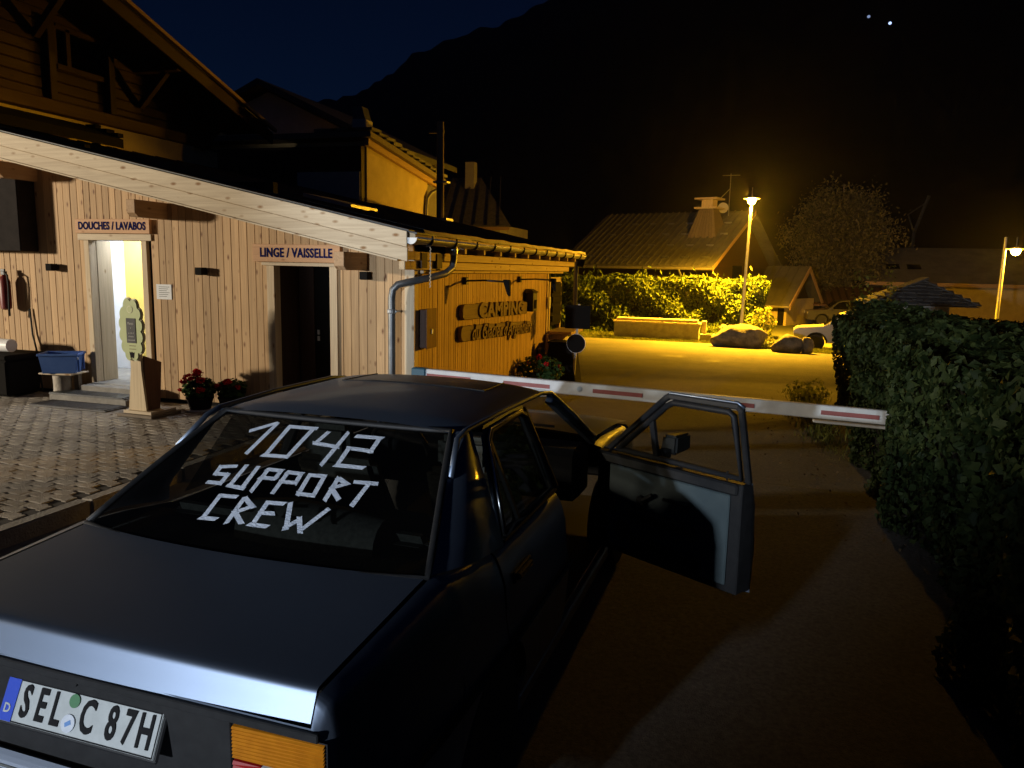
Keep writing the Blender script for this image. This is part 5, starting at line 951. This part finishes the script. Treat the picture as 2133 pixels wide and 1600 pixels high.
# ================================================================== PLANTS
def hedge(label, boxes, n, size, mat, spiky=0, group=None, loc=None, **kw):
    t = thing('hedge', label, 'hedge', loc); V = []; F = []; o = 0; core = MB()
    for (x0, x1, y0, y1, z0, z1, dens) in boxes:
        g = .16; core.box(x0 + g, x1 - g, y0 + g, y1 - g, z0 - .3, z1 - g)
        a = [(y1 - y0) * (z1 - z0), (y1 - y0) * (z1 - z0), (x1 - x0) * (z1 - z0), (x1 - x0) * (z1 - z0), (x1 - x0) * (y1 - y0)]; nn = [int(n * dens * q) for q in a]
        pts = []; nr = []
        for k, m in enumerate(nn):
            u, v = RNG.random(m), RNG.random(m); dep = RNG.exponential(.055, m) - .04
            if k < 2: p = np.stack([np.where(k == 0, x0 + dep, x1 - dep), y0 + (y1 - y0) * u, z0 + (z1 - z0) * v], 1); q = np.tile([(-1, 0, .25), (1, 0, .25)][k], (m, 1))
            elif k < 4: p = np.stack([x0 + (x1 - x0) * u, np.where(k == 2, y0 + dep, y1 - dep), z0 + (z1 - z0) * v], 1); q = np.tile([(0, -1, .25), (0, 1, .25)][k - 2], (m, 1))
            else: p = np.stack([x0 + (x1 - x0) * u, y0 + (y1 - y0) * v, z1 - dep], 1); q = np.tile((0, 0, 1), (m, 1))
            bul = .09 * (np.sin(p[:, 1] * 2.1 + p[:, 2] * 1.7) + np.sin(p[:, 0] * 1.9 + p[:, 2] * 3.1 + 1) + .7 * np.sin(p[:, 1] * 5.3 - p[:, 2] * 4.1 + p[:, 0] * 4.4))
            p = p + q * bul[:, None] * kw.get('bulge', 1); pts.append(p); nr.append(q)
        P = np.concatenate(pts); N = np.concatenate(nr); sz = size * RNG.uniform(.45, 1.8, len(P))
        v_, f_ = leaves(P, sz, N, droop=-spiky, aspect=kw.get('aspect', .7), fold=.3); V.append(v_); F.append(f_ + o); o += len(v_)
        if spiky:
            m = int(n * .10 * (x1 - x0)); xs = RNG.uniform(x0, x1, m); b = np.stack([xs, RNG.uniform(y0, y1, m), z1 + .12 * np.sin(xs * 2.3) + .1 * np.sin(xs * 5.1) + RNG.exponential(.14, m) - .1], 1)
            v_, f_ = leaves(b, size * 1.6, np.tile((0, -1, .2), (m, 1)), droop=-3, aspect=.3, jitter=.5); V.append(v_); F.append(f_ + o); o += len(v_)
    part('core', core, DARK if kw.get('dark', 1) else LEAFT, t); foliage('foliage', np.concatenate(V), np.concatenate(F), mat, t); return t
hedge('tall dark leafy hedge running along the right side of the road', [(1.24, 3.0, 1.6, 4.6, -.05, 1.46, 1.2), (1.33, 3.0, 4.5, 9, -.1, 1.42, 1.0), (1.62, 3.0, 8.9, 12.8, -.25, 1.32, .8)], 1700, .052, LEAFN, loc=(2.1, 7, -.2))
hedge('trimmed conifer hedge lit yellow-green behind the stone trough', [(-9.6, 1.2, 38.4, 39.8, -1.3, 1.55, 1.0)], 330, .18, LEAFT, 1.2, loc=(-4, 39, zg(39)), aspect=.38)
def shrub(label, x, y, w, h, n, mat, size, cat='shrub'):
    t = thing('shrub', label, cat, (x, y, zg(y))); p = RNG.normal(size=(n, 3)); p /= np.linalg.norm(p, axis=1, keepdims=True); q = p * RNG.uniform(.5, 1, (n, 1)) ** .4
    lump = 1 + .25 * np.sin(q[:, :1] * 7 + 2) * np.sin(q[:, 2:] * 6); pos = q * lump * [w, w * .8, h * .55] + [0, 0, h * .5]
    for k in range(4): part('stem', MB().tube([(0, 0, 0), (w * .4 * math.cos(k * 1.6), w * .4 * math.sin(k * 1.6), h * .5)], .02, 5), BARK, t, world=False)
    V, F = leaves(pos, size, p, aspect=.6); link('foliage', np_mesh('foliage', V, F), mat, t, kind='stuff')
shrub('bright leafy shrub lit by the lamp between pole and shed', 1.15, 36.0, .55, 1.6, 500, LEAFY, .16); shrub('low weedy shrub between the two larger boulders', 1.25, 32.6, .4, .5, 260, LEAFY, .10)
shrub('yellowish leafy shoot standing above the near hedge', 2.9, 20.0, .35, 2.5, 240, LEAFY, .12); shrub('taller yellowish shoot beside the stone hut roof', 4.05, 23.6, .25, 2.95, 160, LEAFY, .12)
shrub('low tuft of weeds at the far foot of the near hedge', 1.25, 13.6, .35, .45, 300, LEAFY, .07)
def tree(label, x, y, h, rx, n, zc, mat, size, seed, trunk=.16, name='birch_tree', droop=1.2):
    r = np.random.default_rng(seed); t = thing(name, label, 'tree', (x, y, zg(y)))
    part('trunk', MB().tube([(0, 0, 0), (.05, 0, h * .2), (-.05, .05, h * .45), (.1, 0, h * .75), (0, 0, h * .93)], [trunk, trunk * .85, trunk * .6, trunk * .35, .03], 10), BARK, t, smooth=60, world=False)
    tips = []
    for k in range(34):
        a = r.uniform(0, 2 * math.pi); f = r.uniform(.22, .92); R0 = rx * math.sin(math.pi * min(.97, (f - .05) ** .85)) * r.uniform(.55, 1.0); z0 = h * f * .78
        e = (R0 * math.cos(a), R0 * math.sin(a), min(h * .97, z0 + R0 * .55)); m = (e[0] * .5, e[1] * .5, z0 + (e[2] - z0) * .62)
        part('limb', MB().tube([(0, 0, z0), m, e], [trunk * .3, trunk * .18, .015], 5), BARK, t, world=False); tips += [(e, R0), (m, R0 * .7)]
    P = []
    for e, R0 in tips:
        for c in range(5):
            cc = np.array(e) + r.normal(size=3) * [.42, .42, .32] * (rx / 2.6); m = n // (len(tips) * 5)
            q = r.normal(size=(m, 3)) * [.26, .26, .42] * (rx / 3); q[:, 2] -= np.abs(r.exponential(.25, m)) * droop * .6; P.append(cc + q)
    P = np.concatenate(P); V, F = leaves(P, size * r.uniform(.6, 1.3, len(P)), None, droop=droop, aspect=.5); link('crown', np_mesh('crown', V, F), mat, t, kind='stuff')
tree('rounded weeping birch tree rising beside the shed, dimly lit', 6.95, 61.5, 10.5, 4.1, 34000, 5, LEAFB, .24, 5, .24)
# grass: verge in front of the hedge, tufts round the boulders and at the foot of the near hedge
def blades(n, fx, h):
    P = []
    while len(P) < n:
        p = fx()
        if p is not None: P.append(p)
    P = np.array(P); base = P; ang = RNG.uniform(0, 2 * np.pi, len(P)); hh = h * RNG.uniform(.5, 1.5, len(P)); w = np.stack([np.cos(ang), np.sin(ang), 0 * ang], 1) * (h * .12); lean = RNG.normal(size=(len(P), 3)) * (hh * .35)[:, None]; lean[:, 2] = hh
    V = np.stack([base - w, base + w, base + lean], 1).reshape(-1, 3); F = np.arange(len(V)).reshape(-1, 3); return V, F
def verge_pt():
    x = random.uniform(-9.5, 8); y = road_end(x) + .05 + random.random() * 4; return (x, y, zg(y) - .02)
V, F = blades(26000, verge_pt, .12); g = link('grass', np_mesh('grass', V, F), BLADES, kind='stuff'); tag(g, 'lit grass verge in front of the trough and boulders', 'grass')
V, F = blades(2500, lambda: (random.gauss(1.22, .14), random.uniform(5, 14.5), zg(10) - .02), .08); g = link('grass', np_mesh('grass', V, F), BLADES, kind='stuff'); tag(g, 'sparse grass fringe along the foot of the near hedge', 'grass')
fl = np.array([(random.gauss(.95, .32), random.uniform(5.5, 14), 0) for _ in range(380)] + [(random.uniform(-.6, 1.2), random.uniform(6, 15), 0) for _ in range(60)])
fl[:, 2] = [zg(y) + .014 for y in fl[:, 1]]
V, F = leaves(fl, RNG.uniform(.02, .045, len(fl)), np.tile((0, 0, 1.5), (len(fl), 1)), aspect=.65, fold=.2); g = link('fallen_leaves', np_mesh('fallen_leaves', V, F), pbr('dry_leaf', (.05, .03, .014), (.11, .07, .03), 9, .9), kind='stuff'); tag(g, 'scattered dry leaves on the tarmac beside the near hedge', 'leaves')
# ================================================================== NIGHT AIR: thin haze that glows round the lamps
hz = link('haze', MB().box(-740, 740, -85, 740, -9, 300).mesh('haze'), None); hz['kind'] = 'stuff'
hm = bpy.data.materials.new('haze'); hm.use_nodes = True; hn = hm.node_tree.nodes; hn.remove(hn['Principled BSDF'])
pv = hn.new('ShaderNodeVolumePrincipled'); pv.inputs['Color'].default_value = (.9, .92, .95, 1); pv.inputs['Density'].default_value = .00019; pv.inputs['Anisotropy'].default_value = .86
hm.node_tree.links.new(pv.outputs[0], hn['Material Output'].inputs['Volume']); hz.data.materials.append(hm)
tag(hz, 'thin night haze glowing round the street lamps', 'haze')
